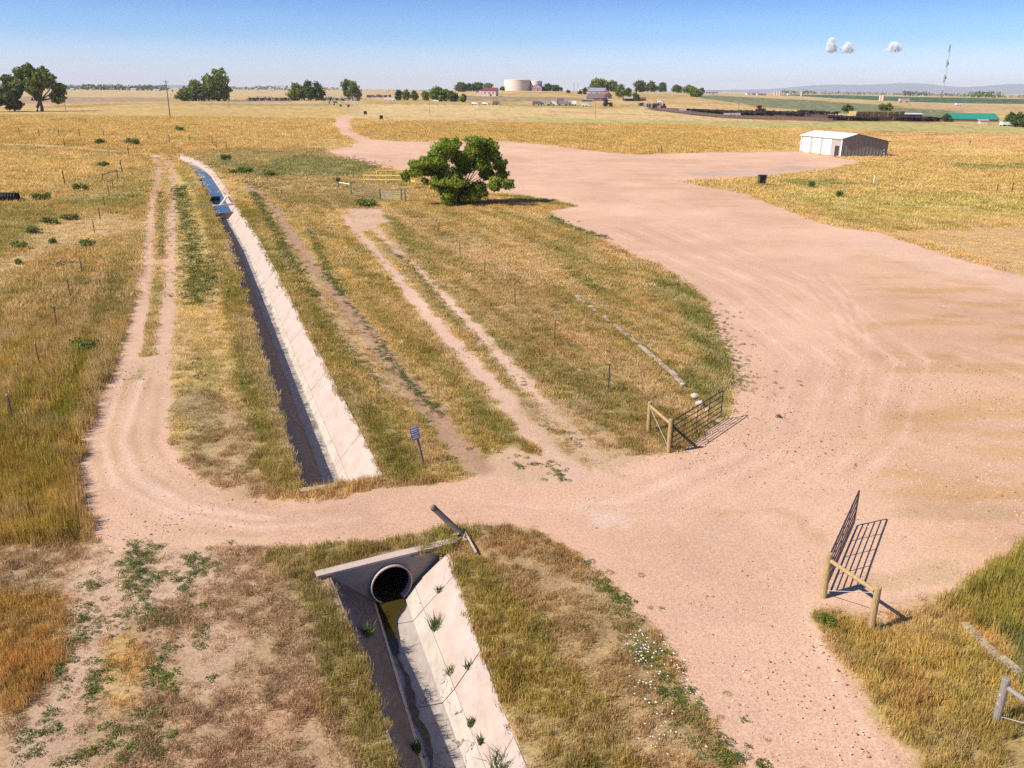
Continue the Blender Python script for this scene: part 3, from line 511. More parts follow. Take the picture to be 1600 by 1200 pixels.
# ------------------------------------------------------------------ grass and weeds (uncountable)
def blade_tuft(n, spread, h, w, lean, seed, heads=False):
    r = random.Random(seed); v = []; f = []
    for i in range(n):
        a = r.uniform(0, 6.283); d = spread * math.sqrt(r.random()); bx, by = d * math.cos(a), d * math.sin(a)
        la = r.uniform(0, 6.283); ll = lean * r.uniform(.2, 1); hh = h * r.uniform(.55, 1.1); ww = w * r.uniform(.7, 1.3)
        fa = r.uniform(0, 3.1416); ux, uy = math.cos(fa) * ww / 2, math.sin(fa) * ww / 2
        mx, my = bx + math.cos(la) * ll * .35 * hh, by + math.sin(la) * ll * .35 * hh
        tx, ty = bx + math.cos(la) * ll * hh, by + math.sin(la) * ll * hh
        k = len(v)
        v += [(bx - ux, by - uy, -.03), (bx + ux, by + uy, -.03), (mx + ux * .9, my + uy * .9, hh * .6), (mx - ux * .9, my - uy * .9, hh * .6), (tx, ty, hh)]
        f += [(k, k + 1, k + 2, k + 3), (k + 3, k + 2, k + 4)]
        if heads and r.random() < .5:
            k = len(v); v += [(tx - ux * 1.6, ty - uy * 1.6, hh * .86), (tx + ux * 1.6, ty + uy * 1.6, hh * .86), (tx, ty, hh * 1.12)]; f.append((k, k + 1, k + 2))
    return v, f
def leaf_tuft(n, spread, h, s, seed):
    r = random.Random(seed); v = []; f = []
    for i in range(n):
        a = r.uniform(0, 6.283); d = spread * math.sqrt(r.random()); x, y = d * math.cos(a), d * math.sin(a); z = h * r.uniform(.1, 1) * (1 - .6 * d / spread)
        u = Vector((r.uniform(-1, 1), r.uniform(-1, 1), r.uniform(-.3, .5))).normalized(); w = u.cross(Vector((r.uniform(-.5, .5), r.uniform(-.5, .5), 1))).normalized()
        q = s * r.uniform(.6, 1.3); k = len(v); p = Vector((x, y, z))
        for t in (p - u * q, p + w * q * .55, p + u * q, p - w * q * .55): v.append((t.x, t.y, t.z))
        f.append((k, k + 1, k + 2, k + 3))
    return v, f
def proto_collection(name, protos, m):
    c = bpy.data.collections.new(name)
    for i, (v, f) in enumerate(protos):
        me = bpy.data.meshes.new(f'{name}_{i}'); me.from_pydata(v, [], f); me.materials.append(m)
        c.objects.link(bpy.data.objects.new(f'{name}_{i:02d}', me))
    return c
def scatter(name, x, y, z, scl, idx, col, coll):
    n = len(x); me = bpy.data.meshes.new(name); me.vertices.add(n)
    me.vertices.foreach_set('co', np.stack([x, y, z], 1).astype(np.float32).ravel())
    rot = np.zeros((n, 3)); rot[:, 2] = RNG.uniform(0, 6.283, n); rot[:, 0] = RNG.normal(0, .08, n); rot[:, 1] = RNG.normal(0, .08, n)
    for nm, ty, key, val in (('scl', 'FLOAT_VECTOR', 'vector', scl), ('rot', 'FLOAT_VECTOR', 'vector', rot), ('idx', 'INT', 'value', idx), ('col', 'FLOAT_COLOR', 'color', np.concatenate([col, np.ones((n, 1))], 1))):
        a = me.attributes.new(nm, ty, 'POINT'); a.data.foreach_set(key, np.asarray(val, np.int32 if ty == 'INT' else np.float32).ravel())
    o = bpy.data.objects.new(name, me); COL.objects.link(o)
    g = bpy.data.node_groups.new(name, 'GeometryNodeTree')
    g.interface.new_socket('Geometry', in_out='INPUT', socket_type='NodeSocketGeometry'); g.interface.new_socket('Geometry', in_out='OUTPUT', socket_type='NodeSocketGeometry')
    N = g.nodes; Lk = g.links
    gi = N.new('NodeGroupInput'); go = N.new('NodeGroupOutput'); ip = N.new('GeometryNodeInstanceOnPoints'); ci = N.new('GeometryNodeCollectionInfo')
    ci.inputs['Collection'].default_value = coll; ci.inputs['Separate Children'].default_value = True; ci.inputs['Reset Children'].default_value = True
    def na(nm, ty):
        q = N.new('GeometryNodeInputNamedAttribute'); q.data_type = ty; q.inputs['Name'].default_value = nm; return q.outputs['Attribute']
    er = N.new('FunctionNodeEulerToRotation'); Lk.new(na('rot', 'FLOAT_VECTOR'), er.inputs[0])
    Lk.new(gi.outputs[0], ip.inputs['Points']); Lk.new(ci.outputs[0], ip.inputs['Instance']); ip.inputs['Pick Instance'].default_value = True
    Lk.new(na('idx', 'INT'), ip.inputs['Instance Index']); Lk.new(er.outputs[0], ip.inputs['Rotation']); Lk.new(na('scl', 'FLOAT_VECTOR'), ip.inputs['Scale'])
    Lk.new(ip.outputs[0], go.inputs[0])
    md = o.modifiers.new('scatter', 'NODES'); md.node_group = g
    return o
RINGS = [(12.5, 24, 70, .15), (24, 36, 56, .17), (36, 62, 24, .26), (62, 120, 7.5, .50), (120, 330, 1.5, 1.05)]
def sector(r0, r1, dens, half=R(37)):
    n = int(half * (r1 * r1 - r0 * r0) * dens); r = np.sqrt(RNG.uniform(r0 * r0, r1 * r1, n)); t = RNG.uniform(-half, half, n)
    return r * np.sin(t), r * np.cos(t)
def build_grass():
    bm_ = blade_material('grass_blades', .3)
    coll = proto_collection('grass_clump', [blade_tuft(22, 1, 1, .075, .45, 1), blade_tuft(24, 1, 1, .07, .7, 2), blade_tuft(20, 1, 1, .06, .4, 3, True), blade_tuft(26, 1, .9, .08, .9, 4), blade_tuft(16, .8, 1, .06, .35, 5, True), blade_tuft(30, 1.1, .8, .09, 1.1, 6)], bm_)
    out = []
    for r0, r1, dens, wd in RINGS:
        x, y = sector(r0, r1, dens)
        col, cover, hgt, grav = surface(x, y)
        keep = RNG.random(len(x)) < np.clip(cover * (1 - grav * .6), 0, 1) * np.where(hgt < .2, .12 + 1.3 * smooth(.36, .60, fbm(x, y, .5, 71)), .6 + .5 * smooth(.3, .6, fbm(x, y, .8, 72)))
        cut = carve(x, y, 0)
        keep &= (cut > -.02) & (hgt > .025) & (cover > .02)
        x, y, col, hgt = x[keep], y[keep], col[keep], hgt[keep]
        out.append((x, y, col, hgt, np.full(len(x), wd)))
    x, y, col, hgt, wd = (np.concatenate([o[k] for o in out]) for k in range(5))
    n = len(x); z = base_z(x, y) - .03
    h = hgt * .88 * RNG.uniform(.5, 1.3, n) * (.45 + .55 * fbm(x, y, 2.5, 33) + .6 * fbm(x, y, .5, 35))
    w = wd * RNG.uniform(.7, 1.3, n)
    v = RNG.uniform(.80, 1.25, n)[:, None] * np.array([1.62, 1.60, 1.56])[None, :]
    warm = RNG.random(n)[:, None]; tint = np.where(warm < .2, np.array([[1.2, 1.12, 1.05]]), np.where(warm > .85, np.array([[.80, .88, .7]]), 1.0))
    v = v * (.84 + .16 * smooth(25, 110, np.hypot(x, y)))[:, None]
    c = np.clip(col * v * tint, 0, .85)
    o = scatter('meadow_grass', x, y, z, np.stack([w, w, h], 1), RNG.integers(0, 6, n), c, coll)
    tag(o, 'dry gold and olive grass covering the verges and pastures', 'grass', kind='stuff'); print('grass', n)
    # broad-leaved weeds along the tracks
    lm = blade_material('weed_leaves', .25)
    wc = proto_collection('weed_clump', [leaf_tuft(44, 1, .55, .19, 11), leaf_tuft(50, 1, .7, .17, 12), leaf_tuft(34, 1.1, .4, .21, 13), leaf_tuft(52, 1.1, .8, .16, 14)], lm)
    xs, ys = [], []
    for pts, hw, dens in WEEDS:
        for i in range(len(pts) - 1):
            a = np.array(pts[i]); b = np.array(pts[i + 1]); L = np.hypot(*(b - a)); n = max(3, int(L * hw * 2 * dens * 4.2))
            t = RNG.random(n)[:, None]; q = a + (b - a) * t + RNG.normal(0, hw * .62, (n, 2)) * np.where(RNG.random((n, 1)) < .2, 2.2, 1); xs.append(q[:, 0]); ys.append(q[:, 1])
    x0, y0 = sector(13, 60, .35); c0, cv0, h0, g0 = surface(x0, y0); k = (g0 < .35) & (fbm(x0, y0, 4, 81) > .52); xs.append(x0[k]); ys.append(y0[k])
    x = np.concatenate(xs); y = np.concatenate(ys); k = carve(x, y, 0) > -.02; x, y = x[k], y[k]; n = len(x)
    rr = np.hypot(x, y); s = RNG.uniform(.05, .17, n) * np.where(rr > 60, 1.9, 1)
    c = np.array([[.105, .13, .036]]) * RNG.uniform(.7, 1.5, n)[:, None] * np.where(RNG.random(n)[:, None] < .25, np.array([[1.5, 1.15, .8]]), 1.0)
    o = scatter('broadleaf_weeds', x, y, base_z(x, y) - .02, np.stack([s, s, s * RNG.uniform(.6, 1.2, n)], 1), RNG.integers(0, 4, n), c, wc)
    tag(o, 'dark green creeping weeds in streaks along tracks and yard edge', 'weeds', kind='stuff'); print('weeds', n)
    # loose stones on the gravel
    sm = blade_material('gravel_stone', 0.0); sv = []
    for q in range(3):
        bm = bmesh.new(); bmesh.ops.create_icosphere(bm, subdivisions=1, radius=1); rr = random.Random(q)
        for w in bm.verts: w.co *= rr.uniform(.7, 1.2); w.co.z *= .6
        bm.verts.index_update(); sv.append(([tuple(w.co) for w in bm.verts], [tuple(w.index for w in f.verts) for f in bm.faces])); bm.free()
    sc_ = proto_collection('stone', sv, sm)
    x, y = sector(13, 50, 16); c0, cv0, h0, g0 = surface(x, y); k = (g0 > .55) & (RNG.random(len(x)) < .25 + 1.2 * smooth(.4, .7, fbm(x, y, 2.5, 141))); x, y, c0 = x[k], y[k], c0[k]; n = len(x)
    s = RNG.lognormal(-4.1, .38, n) * (1 + np.hypot(x, y) / 90); f_ = RNG.choice([.45, .7, .9, 1.2, 1.5], n)[:, None]
    o = scatter('gravel_stones', x, y, base_z(x, y) - .045, np.stack([s, s, s], 1), RNG.integers(0, 3, n), np.clip(c0 * f_ * np.array([[.95, 1, 1.08]]), 0, .8), sc_)
    tag(o, 'loose pinkish stones strewn over the gravel', 'stones', kind='stuff'); print('stones', n)
    # white bindweed flowers at the yard edge
    fm = mat('white_petals', (.8, .78, .76), .6, .05)
    fl = leaf_tuft(1, .01, .02, .9, 21); fv = [(math.cos(a) * .9, math.sin(a) * .9, .15) for a in np.arange(0, 6.2, 1.047)] + [(0, 0, 0)]
    fc = proto_collection('flower', [(fv, [(i, (i + 1) % 6, 6) for i in range(6)])], fm)
    xs, ys = [], []
    for p, sd, n in (((3.46, 18.79), .2, 24), ((3.40, 18.25), .2, 20), ((3.58, 17.32), .26, 20), ((4.12, 18.39), .28, 16), ((4.24, 17.67), .12, 8), ((3.59, 16.22), .25, 12), ((3.44, 15.48), .2, 10), ((4.53, 16.67), .15, 6), ((3.78, 14.79), .4, 8)):
        xs.append(RNG.normal(p[0], sd, n)); ys.append(RNG.normal(p[1], sd, n))
    x = np.concatenate(xs); y = np.concatenate(ys); n = len(x); s = RNG.uniform(.017, .03, n)
    o = scatter('bindweed_flowers', x, y, base_z(x, y) + RNG.uniform(.06, .13, n), np.stack([s, s, s], 1), np.zeros(n), np.ones((n, 3)), fc)
    tag(o, 'small white bindweed flowers at the gravel edge', 'flowers', kind='stuff')
build_grass()

# ------------------------------------------------------------------ concrete ditch
def concrete(name, col, crack=.9, stain=(.30, .24, .20), streak=None, cscale=.75):
    m = mat(name, col, .85, .10, 2.2, .15); t = m.node_tree; n, l = t.nodes, t.links
    b = n['Principled BSDF']; ramp = n['Color Ramp']; tc = n['Texture Coordinate']
    no = n.new('ShaderNodeTexNoise'); no.inputs['Scale'].default_value = 1.6; no.inputs['Detail'].default_value = 5; l.new(tc.outputs['Object'], no.inputs['Vector'])
    ad = n.new('ShaderNodeVectorMath'); ad.operation = 'ADD'; l.new(tc.outputs['Object'], ad.inputs[0])
    sc = n.new('ShaderNodeVectorMath'); sc.operation = 'SCALE'; sc.inputs['Scale'].default_value = 1.1; l.new(no.outputs['Color'], sc.inputs[0]); l.new(sc.outputs[0], ad.inputs[1])
    vo = n.new('ShaderNodeTexVoronoi'); vo.feature = 'DISTANCE_TO_EDGE'; vo.inputs['Scale'].default_value = cscale; l.new(ad.outputs[0], vo.inputs['Vector'])
    lt = n.new('ShaderNodeMath'); lt.operation = 'LESS_THAN'; lt.inputs[1].default_value = .006; l.new(vo.outputs['Distance'], lt.inputs[0])
    n2 = n.new('ShaderNodeTexNoise'); n2.inputs['Scale'].default_value = .55; n2.inputs['Detail'].default_value = 2; l.new(tc.outputs['Object'], n2.inputs['Vector'])
    gt = n.new('ShaderNodeMath'); gt.operation = 'GREATER_THAN'; gt.inputs[1].default_value = .50; l.new(n2.outputs[0], gt.inputs[0])
    ml = n.new('ShaderNodeMath'); ml.operation = 'MULTIPLY'; ml.inputs[1].default_value = crack; m0 = n.new('ShaderNodeMath'); m0.operation = 'MULTIPLY'; l.new(lt.outputs[0], m0.inputs[0]); l.new(gt.outputs[0], m0.inputs[1]); l.new(m0.outputs[0], ml.inputs[0])
    mp = n.new('ShaderNodeMapping'); mp.inputs['Scale'].default_value = streak or (.8, .8, .8); l.new(tc.outputs['Object'], mp.inputs[0])
    ns = n.new('ShaderNodeTexNoise'); ns.inputs['Scale'].default_value = 1.3; ns.inputs['Detail'].default_value = 7; ns.inputs['Roughness'].default_value = .7; l.new(mp.outputs[0], ns.inputs['Vector'])
    r2 = n.new('ShaderNodeValToRGB'); r2.color_ramp.elements[0].position = .45; r2.color_ramp.elements[1].position = .74
    r2.color_ramp.elements[0].color = (0, 0, 0, 1); r2.color_ramp.elements[1].color = (.75, .75, .75, 1); l.new(ns.outputs[0], r2.inputs[0])
    m1 = n.new('ShaderNodeMix'); m1.data_type = 'RGBA'; l.new(r2.outputs[0], m1.inputs[0]); l.new(ramp.outputs[0], m1.inputs[6]); m1.inputs[7].default_value = (*stain, 1)
    m2 = n.new('ShaderNodeMix'); m2.data_type = 'RGBA'; l.new(ml.outputs[0], m2.inputs[0]); l.new(m1.outputs[2], m2.inputs[6]); m2.inputs[7].default_value = (.10, .075, .055, 1)
    l.new(m2.outputs[2], b.inputs['Base Color']); return m
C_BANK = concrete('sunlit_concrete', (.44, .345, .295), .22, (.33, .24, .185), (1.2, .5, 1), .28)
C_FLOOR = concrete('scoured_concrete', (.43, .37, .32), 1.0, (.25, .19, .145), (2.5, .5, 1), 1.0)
C_LEFT = concrete('shade_toned_weathered_concrete', (.15, .112, .098), .7, (.27, .21, .18), (9, .8, .8), .5)  # left bank's shade painted into the dark base colour; paler streaks are weathering
C_WALL = concrete('headwall_concrete', (.31, .265, .24), .3, (.19, .155, .135), (1, 1, 4), .3)
C_OLD = concrete('old_concrete', (.42, .33, .27), .5, (.24, .18, .13), None, 1.2)
C_CAP = concrete('pale_concrete', (.48, .375, .315), .3, (.33, .25, .2), None, .4)
def plate(name, a, b, c, d, th, m, parent):
    """slab with top corners a b c d"""
    k = MB(); top = [Vector(p) for p in (a, b, c, d)]; nrm = (top[1] - top[0]).cross(top[3] - top[0]).normalized()
    if nrm.z < 0: nrm = -nrm
    bot = [p - nrm * th for p in top]; k.v = [tuple(p) for p in top + bot]
    k.f = [(0, 1, 2, 3), (7, 6, 5, 4), (0, 4, 5, 1), (1, 5, 6, 2), (2, 6, 7, 3), (3, 7, 4, 0)]
    return k.build(name, m, parent)
def lower_ditch():
    root = thing('concrete_ditch', 'cracked concrete ditch running from the culvert mouth to the bottom edge', 'ditch', (LOW0[0], LOW0[1], 0))
    joints = [0.02, 1.38, 5.18, 8.4, 11.5, 14.6]
    for i in range(len(joints) - 1):
        s0, s1 = joints[i] + .015, joints[i + 1] - .015
        def pt(s, o, z): q = LOWD * s + LOWN * o; return (q[0], q[1], z)
        h0, h1 = float(low_hw(s0)), float(low_hw(s1)); j = random.uniform(-.012, .012)
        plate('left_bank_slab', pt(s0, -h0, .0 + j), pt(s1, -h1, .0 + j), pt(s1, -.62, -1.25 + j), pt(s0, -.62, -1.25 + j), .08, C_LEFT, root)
        plate('left_toe_slab', pt(s0, -.615, -1.23), pt(s1, -.615, -1.23), pt(s1, -.5, -1.40), pt(s0, -.5, -1.40), .06, C_FLOOR, root)
        plate('floor_slab', pt(s0, -.5, -1.40 + j), pt(s1, -.5, -1.40 + j), pt(s1, .42, -1.42 - j), pt(s0, .42, -1.42 - j), .08, C_FLOOR, root)
        plate('right_toe_slab', pt(s0, .42, -1.41), pt(s1, .42, -1.41), pt(s1, .75, -1.05), pt(s0, .75, -1.05), .06, C_FLOOR, root)
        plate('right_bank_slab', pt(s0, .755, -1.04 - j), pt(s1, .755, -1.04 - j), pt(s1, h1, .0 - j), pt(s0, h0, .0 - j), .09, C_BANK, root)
lower_ditch()
def up_point(s):
    acc = 0.0
    for i in range(len(UPLINE) - 1):
        a = np.array(UPLINE[i]); b = np.array(UPLINE[i + 1]); L = math.dist(a, b)
        if s <= acc + L or i == len(UPLINE) - 2:
            v = (b - a) / L
            # ease the bearing through the bends
            return a + v * (s - acc), v
        acc += L
def up_frame(s):
    p, v = up_point(s); q0, _ = up_point(max(0, s - 3)); q1, _ = up_point(min(UPLEN, s + 3)); t = (q1 - q0) / max(1e-6, np.hypot(*(q1 - q0)))
    return p, np.array([t[1], -t[0]])
def upper_ditch():
    root = thing('concrete_ditch', 'long straight concrete ditch curving away between farm road and pasture', 'ditch', (UP0[0], UP0[1], 0))
    js = [0.02]
    while js[-1] < UPLEN: js.append(js[-1] + (4.6 if js[-1] < 60 else 5.0 if js[-1] < 130 else 9.0))
    js[-1] = UPLEN
    for i in range(len(js) - 1):
        s0, s1 = js[i] + .009, js[i + 1] - .009
        if s1 - s0 < .5: continue
        (p0, n0), (p1, n1) = up_frame(s0), up_frame(s1); z0, z1 = gz1(p0), gz1(p1); j = random.uniform(-.015, .015)
        def pt(k, o, z):
            q = (p0 + n0 * o) if k == 0 else (p1 + n1 * o); return (q[0] - UP0[0], q[1] - UP0[1], (z0 if k == 0 else z1) + z)
        def strip(nm, o0, a, o1, b, th, m): plate(nm, pt(0, o0, a), pt(1, o0, a), pt(1, o1, b), pt(0, o1, b), th, m, root)
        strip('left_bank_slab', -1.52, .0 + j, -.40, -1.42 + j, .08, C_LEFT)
        strip('floor_slab', -.40, -1.42, .30, -1.44, .08, C_FLOOR)
        strip('right_toe_slab', .30, -1.44, .55, -1.12, .06, C_FLOOR)
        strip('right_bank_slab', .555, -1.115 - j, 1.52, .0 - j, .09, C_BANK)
upper_ditch()
WATER_B, t_, b_ = new_mat('ditch_water'); b_.inputs['Base Color'].default_value = (.03, .06, .08, 1); b_.inputs['Roughness'].default_value = .06; b_.inputs['IOR'].default_value = 1.33
_n = t_.nodes.new('ShaderNodeTexNoise'); _n.inputs['Scale'].default_value = 2.0; _bp = t_.nodes.new('ShaderNodeBump'); _bp.inputs['Strength'].default_value = .08; t_.links.new(_n.outputs[0], _bp.inputs['Height']); t_.links.new(_bp.outputs[0], b_.inputs['Normal'])
WATER_M, t_, b_ = new_mat('muddy_water'); b_.inputs['Base Color'].default_value = (.045, .034, .008, 1); b_.inputs['Roughness'].default_value = .12
MUD = mat('wet_mud', (.15, .095, .05), .5, .35, 6, .3)
S_W0 = sum(math.dist(UPLINE[i], UPLINE[i + 1]) for i in range(6)) - 2.0; S_W1 = sum(math.dist(UPLINE[i], UPLINE[i + 1]) for i in range(9)) + 4
def water():
    k = MB(); st = [s for s in np.arange(S_W0, S_W1, 2.5)]
    cut = 0
    prev = None
    for s in st:
        p, n = up_frame(s); z = gz1(p) - .78; hw = .94
        a = (p[0] - n[0] * hw, p[1] - n[1] * hw, z); b = (p[0] + n[0] * .86, p[1] + n[1] * .86, z)
        if prev: k.quad(prev[0], prev[1], b, a)
        prev = (a, b)
    tag(k.build('ditch_water', WATER_B), kind='structure')
    k = MB()
    pts = [(-3.0, -.5, .4), (0.1, -.52, .36), (.5, -.52, .33), (.75, -.52, .22), (.95, -.51, .06), (1.2, -.51, -.08), (1.6, -.5, -.16), (2.1, -.5, -.2), (2.5, -.49, -.26), (2.9, -.48, -.3)]
    for i in range(len(pts) - 1):
        q = []
        for s, o0, o1 in (pts[i], pts[i + 1]):
            for o in (o0, o1): c = LOW0 + LOWD * s + LOWN * o; q.append((c[0], c[1], -1.345))
        k.quad(q[0], q[1], q[3], q[2])
    tag(k.build('culvert_pool_water', WATER_M), kind='structure')
    k = MB(); rr = random.Random(3); last = None
    for i, s in enumerate(np.arange(2.6, 14.4, .25)):
        o0 = -.42 + .05 * math.sin(s * 2.1) + rr.uniform(-.03, .03); w = .13 + .06 * math.sin(s * 1.3 + 1) + rr.uniform(-.04, .05)
        c0 = LOW0 + LOWD * s + LOWN * o0; c1 = LOW0 + LOWD * s + LOWN * (o0 + w)
        cur = ((c0[0], c0[1], -1.372), (c1[0], c1[1], -1.374))
        if last: k.quad(last[0], last[1], cur[1], cur[0])
        last = cur
    tag(k.build('mud_trickle', MUD), kind='structure')
water()
# weeds rooted in the ditch joints: small and countable
def ditch_weeds():
    lm = leaf_material('joint_weed_leaves', (.07, .13, .03), (.16, .20, .05), 3)
    lows = [(1.38, 1.25, 0, .26, 'low green weed in the bank joint nearest the culvert', 30, 1.0), (2.6, .86, 0, .46, 'dense green tuft on the right bank below the culvert', 70, .8), (5.18, 1.15, 0, .22, 'thin yellow green weed in the second joint of the right bank', 22, 1.3), (4.6, .8, 0, .26, 'small green weed at the toe of the right bank above the second joint', 26, .7), (6.7, .8, 0, .30, 'green weed midway down the right bank crack', 44, .8), (7.42, .84, 0, .22, 'short green weed just above the big sprawling one', 30, 1.0), (8.6, .95, 0, .62, 'sprawling spiky weed at the bottom of the right bank', 60, 1.2), (2.7, -1.15, 0, .36, 'bright green tuft on the shaded left bank', 50, .7), (6.9, -.66, 0, .40, 'green tuft at the foot of the shaded left bank', 40, .5), (8.3, -.66, 0, .5, 'tall green tuft at the bottom of the shaded left bank', 60, .5)]
    for i, (s, o, z, h, lab, nb, ln) in enumerate(lows):
        c = LOW0 + LOWD * s + LOWN * o; hw = float(low_hw(s)); z = float(low_prof(np.array([o]), np.array([hw]))[0])
        v, f = blade_tuft(nb, h * (.3 + .06 * (i % 4)), h, .022 + .004 * (i % 3), ln, 100 + i); k = MB(); k.v = v; k.f = f
        tag(k.build('joint_weed', lm, None, (c[0], c[1], z)), lab, 'weed', 'weeds growing in the ditch joints')
ditch_weeds()
# ------------------------------------------------------------------ culvert
def head_wall(name, label, org, dirv, nrm, halfw, depth, th, hole_z, hole_r, top=.1, depth_end=.3, toe=.75):
    root = thing(name, label, 'head wall', (org[0], org[1], 0))
    out = [(-halfw, top), (halfw, top), (halfw, -depth_end), (toe, -depth), (-toe, -depth), (-halfw, -depth_end)]
    def ray(a):
        dx, dz = math.cos(a), math.sin(a); best = None
        for i in range(len(out)):
            (x0, z0), (x1, z1) = out[i], out[(i + 1) % len(out)]; z0 -= hole_z; z1 -= hole_z
            ex, ez = x1 - x0, z1 - z0; den = dx * ez - dz * ex
            if abs(den) < 1e-9: continue
            t = (x0 * ez - z0 * ex) / den; u = (x0 * dz - z0 * dx) / den
            if t > 0 and -1e-6 <= u <= 1 + 1e-6 and (best is None or t < best): best = t
        return (dx * best, hole_z + dz * best)
    ang = sorted(set([2 * math.pi * i / 40 for i in range(40)] + [math.atan2(z - hole_z, x) % (2 * math.pi) for x, z in out]))
    k = MB(); n = len(ang); O = [ray(a) for a in ang]; I = [(hole_r * math.cos(a), hole_z + hole_r * math.sin(a)) for a in ang]
    def w(o, s, z): q = nrm * o + dirv * s; return (q[0], q[1], z)
    for s in (0, -th):
        for L in (O, I):
            for o, z in L: k.v.append(w(o, s, z))
    for i in range(n):
        j = (i + 1) % n
        k.f += [(i, j, n + j, n + i), (2 * n + i, 3 * n + i, 3 * n + j, 2 * n + j), (i, 2 * n + i, 2 * n + j, j), (n + i, n + j, 3 * n + j, 3 * n + i)]
    k.build('wall', C_WALL, root)
    c = MB(); a, b = -halfw - .03, halfw + .03
    P8 = [w(a, .03, top), w(b, .03, top), w(b, -th - .03, top), w(a, -th - .03, top)]; c.v = [tuple(p) for p in P8] + [(p[0], p[1], p[2] + .07) for p in P8]
    c.f = [(3, 2, 1, 0), (4, 5, 6, 7), (0, 1, 5, 4), (1, 2, 6, 5), (2, 3, 7, 6), (3, 0, 4, 7)]
    c.build('cap', C_CAP, root); return root
HWN = np.array([.891, .454]); HWD = np.array([.454, -.891])
head_wall('culvert_headwall', 'grey concrete head wall around the dark culvert mouth', LOW0 + LOWD * .05, HWD, HWN, 2.28, 1.62, .26, -.80, .695, .05, .32)
_uv = np.array(UPLINE[1]) - UP0; _uv = _uv / np.hypot(*_uv)
head_wall('culvert_headwall', 'low concrete head wall closing the long ditch at the road crossing', UP0 - _uv * .0, _uv, np.array([_uv[1], -_uv[0]]), 1.62, 1.52, .25, -.62, .5, -.04, .2, .6)
def pipe():
    a = LOW0 + LOWD * .12; b = UP0 - _uv * .1
    root = thing('culvert_pipe', 'round concrete culvert pipe passing under the dirt road', 'pipe', (a[0], a[1], -.80))
    PM = mat('shade_dark_pipe_wall', (.028, .024, .022), .85, .15, 3)  # near-black base colour carries the shade inside the pipe
    dx, dy = b[0] - a[0], b[1] - a[1]; L = math.hypot(dx, dy); t = Vector((HWD[0], HWD[1], 0)); far = Vector((dx, dy, .1))
    k = MB(); n = 40; rings = []
    sx = Vector((HWN[0], HWN[1], 0)); up = Vector((0, 0, 1))
    for c, r in ((Vector((0, 0, 0)), .64), (far * .5, .64), (far * .97, .48)):
        rings.append(len(k.v))
        for i in range(n): w = 2 * math.pi * i / n; k.v.append(tuple(c + sx * r * math.cos(w) + up * r * math.sin(w)))
    for q in range(2):
        for i in range(n): j = (i + 1) % n; k.f.append((rings[q] + i, rings[q] + j, rings[q + 1] + j, rings[q + 1] + i))
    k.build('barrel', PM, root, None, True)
    k = MB(); prof = [(-.2, .64), (.05, .64), (.06, .65), (.06, .68), (.05, .69), (-.2, .69)]
    for s, r in prof:
        for i in range(n): w = 2 * math.pi * i / n; k.v.append(tuple(t * s + sx * r * math.cos(w) + up * r * math.sin(w)))
    for q in range(len(prof) - 1):
        for i in range(n): j = (i + 1) % n; k.f.append((q * n + i, q * n + j, (q + 1) * n + j, (q + 1) * n + i))
    k.build('rim', C_CAP, root, None, True)
pipe()
# ------------------------------------------------------------------ check gate on the far ditch
WHITE = mat('white_paint', (.72, .68, .64), .6, .1, 4); DARK = mat('dark_board', (.05, .035, .03), .8, .3, 5)
WOOD = mat('weathered_wood', (.30, .22, .13), .9, .35, 5, .2, stretch=(8, 8, 1)); FRESHWOOD = mat('treated_wood', (.36, .25, .12), .85, .35, 4, .2, stretch=(8, 8, 1)); GREYWOOD = mat('grey_wood', (.20, .16, .125), .9, .35, 6, .3, stretch=(8, 8, 1))
STEEL = mat('dark_gate_steel', (.055, .035, .04), .5, .25, 8); TPOST = mat('rusty_post_steel', (.10, .07, .05), .8, .3, 9); YELLOW = mat('yellow_paint', (.75, .55, .10), .55, .12, 6); GALV = mat('galvanised_steel', (.50, .49, .47), .45, .1, 10, metal=.4)
def check_gate():
    a = (-37.00, 104.58); b = (-35.86, 105.22); c = (-35.51, 106.37); v = np.array(b) - np.array(a); w = np.hypot(*v); rz = math.atan2(v[1], v[0])
    root = thing('check_gate', 'white concrete check gate spanning the far ditch below the blue water', 'gate', on(a), rz)
    z = 0.0
    MB().box((w / 2, 0, .0), (w + .6, .35, .22)).build('crossbeam', WHITE, root)
    ps, ns_ = up_frame(S_W0 - .1); MB().box((ps[0] - a[0], ps[1] - a[1], gz1(ps) - gz1(a) - 1.05), (2.3, .3, .9), math.atan2(ns_[1], ns_[0])).build('weir_wall', C_WALL, root).rotation_euler = (0, 0, -rz)
    k = MB(); W0 = w + .1
    for (x0, z0, x1, z1) in ((W0 - .8, .05, W0 + .25, 1.15), (W0 + .25, 1.15, W0 + .7, .35)): MB().tube([(x0, 0, z0), (x1, .2, z1)], .12, 6).build('frame_leg', WHITE, root)
    MB().box((W0 + .2, .0, .1), (1.3, .4, .2)).build('footing', WHITE, root)
    MB().tube([(-2.2, 1.6, .15), (.2, .1, .1)], .10, 6).build('lift_arm', GREYWOOD, root)
    p = (-40.80, 114.57); root2 = thing('stop_board', 'dark stop board across the far ditch between two blue pools', 'board', (p[0], p[1], gz1(p) - .55), rz)
    MB().box((0, 0, 0), (2.0, .2, .5)).build('board', DARK, root2); MB().box((0, .0, .3), (2.3, .12, .12)).build('top_rail', GREYWOOD, root2)
check_gate()
